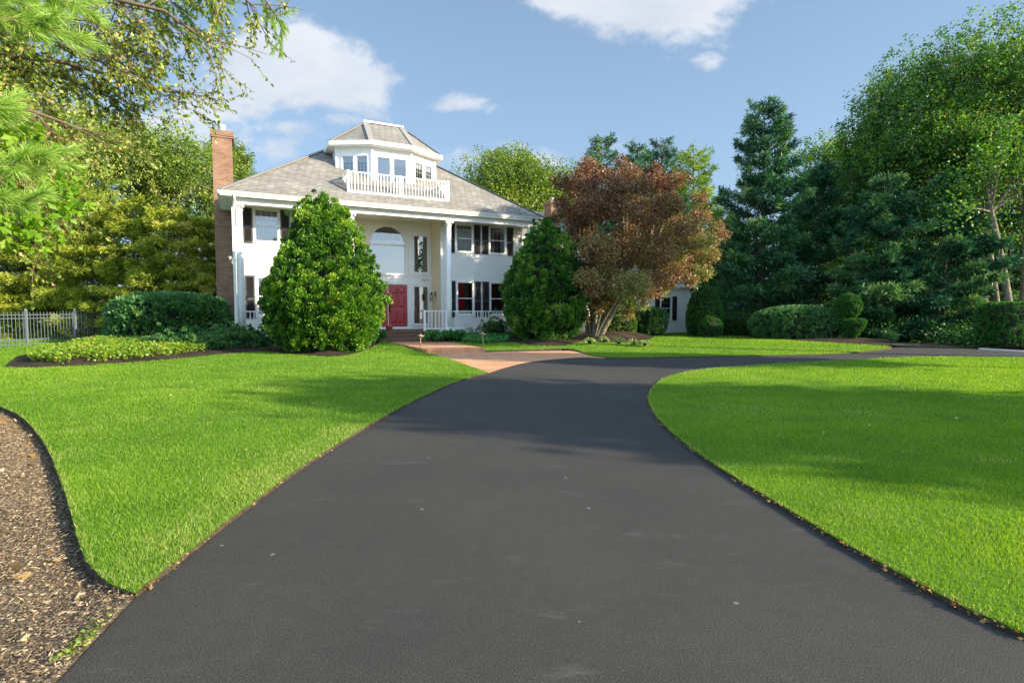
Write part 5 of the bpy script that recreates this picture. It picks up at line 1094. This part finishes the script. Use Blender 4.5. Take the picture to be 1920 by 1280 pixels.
# ------------------------------------------------------------------ overhanging tree at the upper left
def W3(px, py, D): return np.array([XD(px, D), D, ZD(py, D)])
def hanging_tree():
    rng = np.random.default_rng(301); loc = np.array([-9.5, 6.0, 0]); t = empty('overhanging_tree', tuple(loc), 0, 'leafy tree whose twiggy branches hang into the picture from the upper left', 'tree')
    b = MB(); b.tube([loc * 0 + (0, 0, -.3), (.1, .1, 3), (.3, .3, 7.5)], [.22, .17, .08], 9)
    limbs = [([(-420, 60, 7), (-60, 40, 7.2), (180, 55, 7.6), (310, 80, 8)], 30), ([(-420, 0, 7), (0, -60, 7.2), (260, -50, 7.6), (430, -20, 8.0), (495, 35, 8.0)], 20),
             ([(-420, 120, 7), (-40, 110, 7), (140, 130, 7.4), (270, 165, 7.8), (345, 185, 8)], 26), ([(-420, 150, 7.4), (-40, 130, 7.4), (120, 150, 7.8), (240, 200, 8.0)], 34), ([(-420, 80, 7.4), (-40, 60, 7.6), (150, 70, 8), (300, 110, 8.3)], 34), ([(-420, -40, 7.4), (0, -50, 7.6), (200, -30, 8), (360, 20, 8.3)], 30), ([(-420, -120, 6.6), (0, -160, 6.8), (280, -120, 7.2), (380, -50, 7.4), (430, 15, 7.5)], 16),
             ([(-420, 200, 6), (-80, 190, 6.2), (60, 210, 6.6), (170, 250, 7)], 24), ([(-420, 260, 6), (-80, 280, 6.2), (40, 330, 6.4), (130, 400, 6.6)], 22), ([(-420, 20, 6.6), (0, 20, 6.8), (200, 10, 7), (330, 40, 7.2), (400, 90, 7.4)], 26), ([(-300, 60, 6.8), (-60, 70, 6.8), (120, 90, 7), (260, 150, 7.2)], 24), ([(-420, 330, 5.8), (-90, 350, 6), (20, 400, 6.1), (90, 450, 6.2)], 14)]
    P, D, S, TT = [], [], [], []
    for pts, nch in limbs:
        A = [W3(*p) - loc for p in pts]; A = [np.array([.25, .25, 5.0])] + A if pts[0][1] < 100 else [np.array([.15, .15, 3.6])] + A
        n = len(A); r = np.linspace(.05, .012, n); b.tube(A, list(r), 6, False)
        for _ in range(nch):
            u = rng.uniform(1.4, n - 1.001); i = int(u); s = A[i] * (1 - (u - i)) + A[i + 1] * (u - i); d = unit(A[i + 1] - A[i]) * .7 + rng.normal(0, .45, 3) + np.array([0, 0, -.15]); d = unit(d); Ln = rng.uniform(.35, .95)
            e = s + d * Ln + np.array([0, 0, -.12 * Ln]); b.tube([s, (s + e) / 2 + rng.normal(0, .03, 3), e], [.009, .006, .003], 4, False)
            for _ in range(8):
                v = rng.uniform(.1, 1); q = s * (1 - v) + e * v; dd = unit(d * .6 + rng.normal(0, .6, 3) + np.array([0, 0, -.35])); l2 = rng.uniform(.15, .42); e2 = q + dd * l2
                b.tube([q, e2], [.004, .0015], 3, False)
                k = int(l2 * 36); w_ = rng.uniform(0, 1, k)[:, None]; pp = q + (e2 - q) * w_; P.append(pp); D.append(dd * .5 + rng.normal(0, .6, (k, 3)) + np.array([0, 0, -.5])); TT.append(np.full(k, rng.normal(.52, .13)) + rng.normal(0, .13, k))
    P, D, TT = map(np.concatenate, (P, D, TT)); n = len(P)
    TT = np.where(rng.random(n) < .05, .97, TT)
    foliage('crown', 'sun_leaf', P, D, .052 * rng.uniform(.6, 1.35, n), .34, TT, rng, t, .2); b.build('trunk', 'brown_twig', t, True)
hanging_tree()
def maple_shoot():
    rng = np.random.default_rng(311); loc = np.array([-6.8, 5.2, 0]); t = empty('field_maple', tuple(loc), 0, 'bright green broad leaved sapling at the left edge among dry twigs', 'tree'); b = MB(); b.tube([(0, 0, -.2), (.2, .1, 1.6), (.3, .1, 3.6)], [.05, .04, .015], 7); P, D = [], []
    for px, py, D_ in ((20, 250, 5.3), (60, 240, 5.4), (45, 290, 5.3), (30, 400, 5.3), (75, 405, 5.3), (115, 385, 5.6), (50, 440, 5.2), (90, 430, 5.5), (140, 380, 5.8), (10, 430, 5.1), (15, 330, 5.2), (130, 340, 5.8)):
        c = W3(px, py, D_) - loc; b.tube(bez((.25, .1, min(3.3, c[2])), c, (0, 0, .15), 5), [.014, .010, .007, .005, .002], 4, False); k = 15; P.append(c + rng.normal(0, .11, (k, 3))); D.append(rng.normal(0, .6, (k, 3)) + np.array([.2, 0, -.6]))
    P, D = np.concatenate(P), np.concatenate(D)
    # five lobed leaves: five quads from one stalk point
    n = len(P); Dm = unit(D); r = unit(rng.normal(size=(n, 3))); Sd = unit(np.cross(Dm, r)); PP, DD, SS = [], [], []
    for a_, l in ((0, 1), (.75, .85), (-.75, .85), (1.5, .55), (-1.5, .55)): PP.append(P); DD.append(Dm * math.cos(a_) + Sd * math.sin(a_)); SS.append(np.full(n, .105 * l))
    PP, DD, SS = map(np.concatenate, (PP, DD, SS)); foliage('leaves', 'grass_blade', PP, DD, SS * rng.uniform(.8, 1.2, len(SS)), .30, np.tile(rng.normal(.45, .2, n), 5), rng, t, .05); b.build('trunk', 'brown_twig', t, True)
maple_shoot()
def near_pine():
    rng = np.random.default_rng(321); loc = np.array([-6.2, 3.4, 0]); t = empty('near_pine', tuple(loc), 0, 'soft needled pine reaching in at the left edge, closest to the viewer', 'tree'); b = MB(); b.tube([(0, 0, -.2), (0, 0, 5.5)], [.12, .06], 8); P, D = [], []
    boughs = [([(-300, 40, 3.6), (-40, 40, 3.9), (80, 60, 4.1), (165, 85, 4.3)], 1), ([(-300, -40, 3.6), (-40, -30, 3.9), (90, 0, 4.2), (175, 30, 4.4)], 1), ([(-300, 10, 3.6), (-40, 5, 3.9), (60, 20, 4.1), (120, 60, 4.3)], 1), ([(-300, 300, 3.6), (-40, 320, 3.9), (30, 315, 4.0), (105, 292, 4.1)], 1), ([(-300, 360, 3.6), (-60, 370, 3.8), (0, 375, 3.9), (60, 380, 4.0)], .7), ([(-300, 190, 3.6), (-60, 215, 3.8), (-10, 215, 3.9), (25, 200, 4.0)], .6)]
    for pts, dens in boughs:
        A = [W3(*p) - loc for p in pts]; A = [np.array([0, 0, A[0][2] - .1])] + A; b.tube(A, [.03, .02, .014, .008, .003], 5, False)
        tw = []
        for u in np.linspace(1.6, 3.98, int(20 * dens)):
            i = int(u); s = A[i] * (1 - (u - i)) + A[min(i + 1, 4)] * (u - i); d = unit(A[min(i + 1, 4)] - A[i]); e = s + unit(d + rng.normal(0, .5, 3)) * rng.uniform(.08, .26); tw.append((s, e)); b.tube([s, e], [.005, .002], 3, False)
        tw.append((A[3], A[4]))
        for s, e in tw:
            k = 150; w_ = rng.uniform(.1, 1, k)[:, None]; dd = unit(e - s); P.append(s + (e - s) * w_); D.append(dd * .95 + rng.normal(0, .42, (k, 3)) + np.array([0, 0, -.06]))
    P, D = np.concatenate(P), np.concatenate(D); n = len(P); foliage('needles', 'near_pine_needle', P, D, .105 * rng.uniform(.7, 1.2, n), .018, rng.normal(.55, .2, n), rng, t, 0); b.build('trunk', 'brown_twig', t, True)
near_pine()
def high_pine():
    rng = np.random.default_rng(331); loc = np.array([-11.5, 9.2, 0]); t = empty('white_pine', tuple(loc), 0, 'pine whose green sprays hang among the twigs at the top of the picture', 'tree'); b = MB(); b.tube([(0, 0, -.2), (.1, 0, 8.5)], [.2, .08], 8); P, D = [], []
    for pts in ([(-60, -40, 8.6), (200, -30, 8.4), (340, 20, 8.2), (415, 95, 8.1)], [(-60, -80, 8.6), (250, -60, 8.4), (400, -20, 8.2), (430, 60, 8.1)], [(-60, -120, 8.6), (300, -130, 8.4), (450, -60, 8.2), (520, 30, 8.1), (545, 75, 8.1)], [(-60, 0, 8.8), (150, 10, 8.8), (300, 40, 8.6), (380, 80, 8.5)]):
        A = [W3(*p) - loc for p in pts]; A = [np.array([.1, 0, A[0][2] - .3])] + A; n = len(A); b.tube(A, list(np.linspace(.04, .004, n)), 5, False)
        for u in np.linspace(1.8, n - 1.02, 34):
            i = int(u); s = A[i] * (1 - (u - i)) + A[i + 1] * (u - i); e = s + unit(unit(A[i + 1] - A[i]) * .6 + rng.normal(0, .5, 3) + np.array([0, 0, -.6])) * rng.uniform(.12, .42); b.tube([s, e], [.006, .002], 3, False); k = 70; w_ = rng.uniform(.2, 1, k)[:, None]; P.append(s + (e - s) * w_); D.append(unit(e - s) + rng.normal(0, .35, (k, 3)) + np.array([0, 0, -.25]))
    P, D = np.concatenate(P), np.concatenate(D); n = len(P); foliage('needles', 'near_pine_needle', P, D, .12 * rng.uniform(.7, 1.2, n), .03, rng.normal(.35, .2, n), rng, t, 0); b.build('trunk', 'brown_twig', t, True)
high_pine()
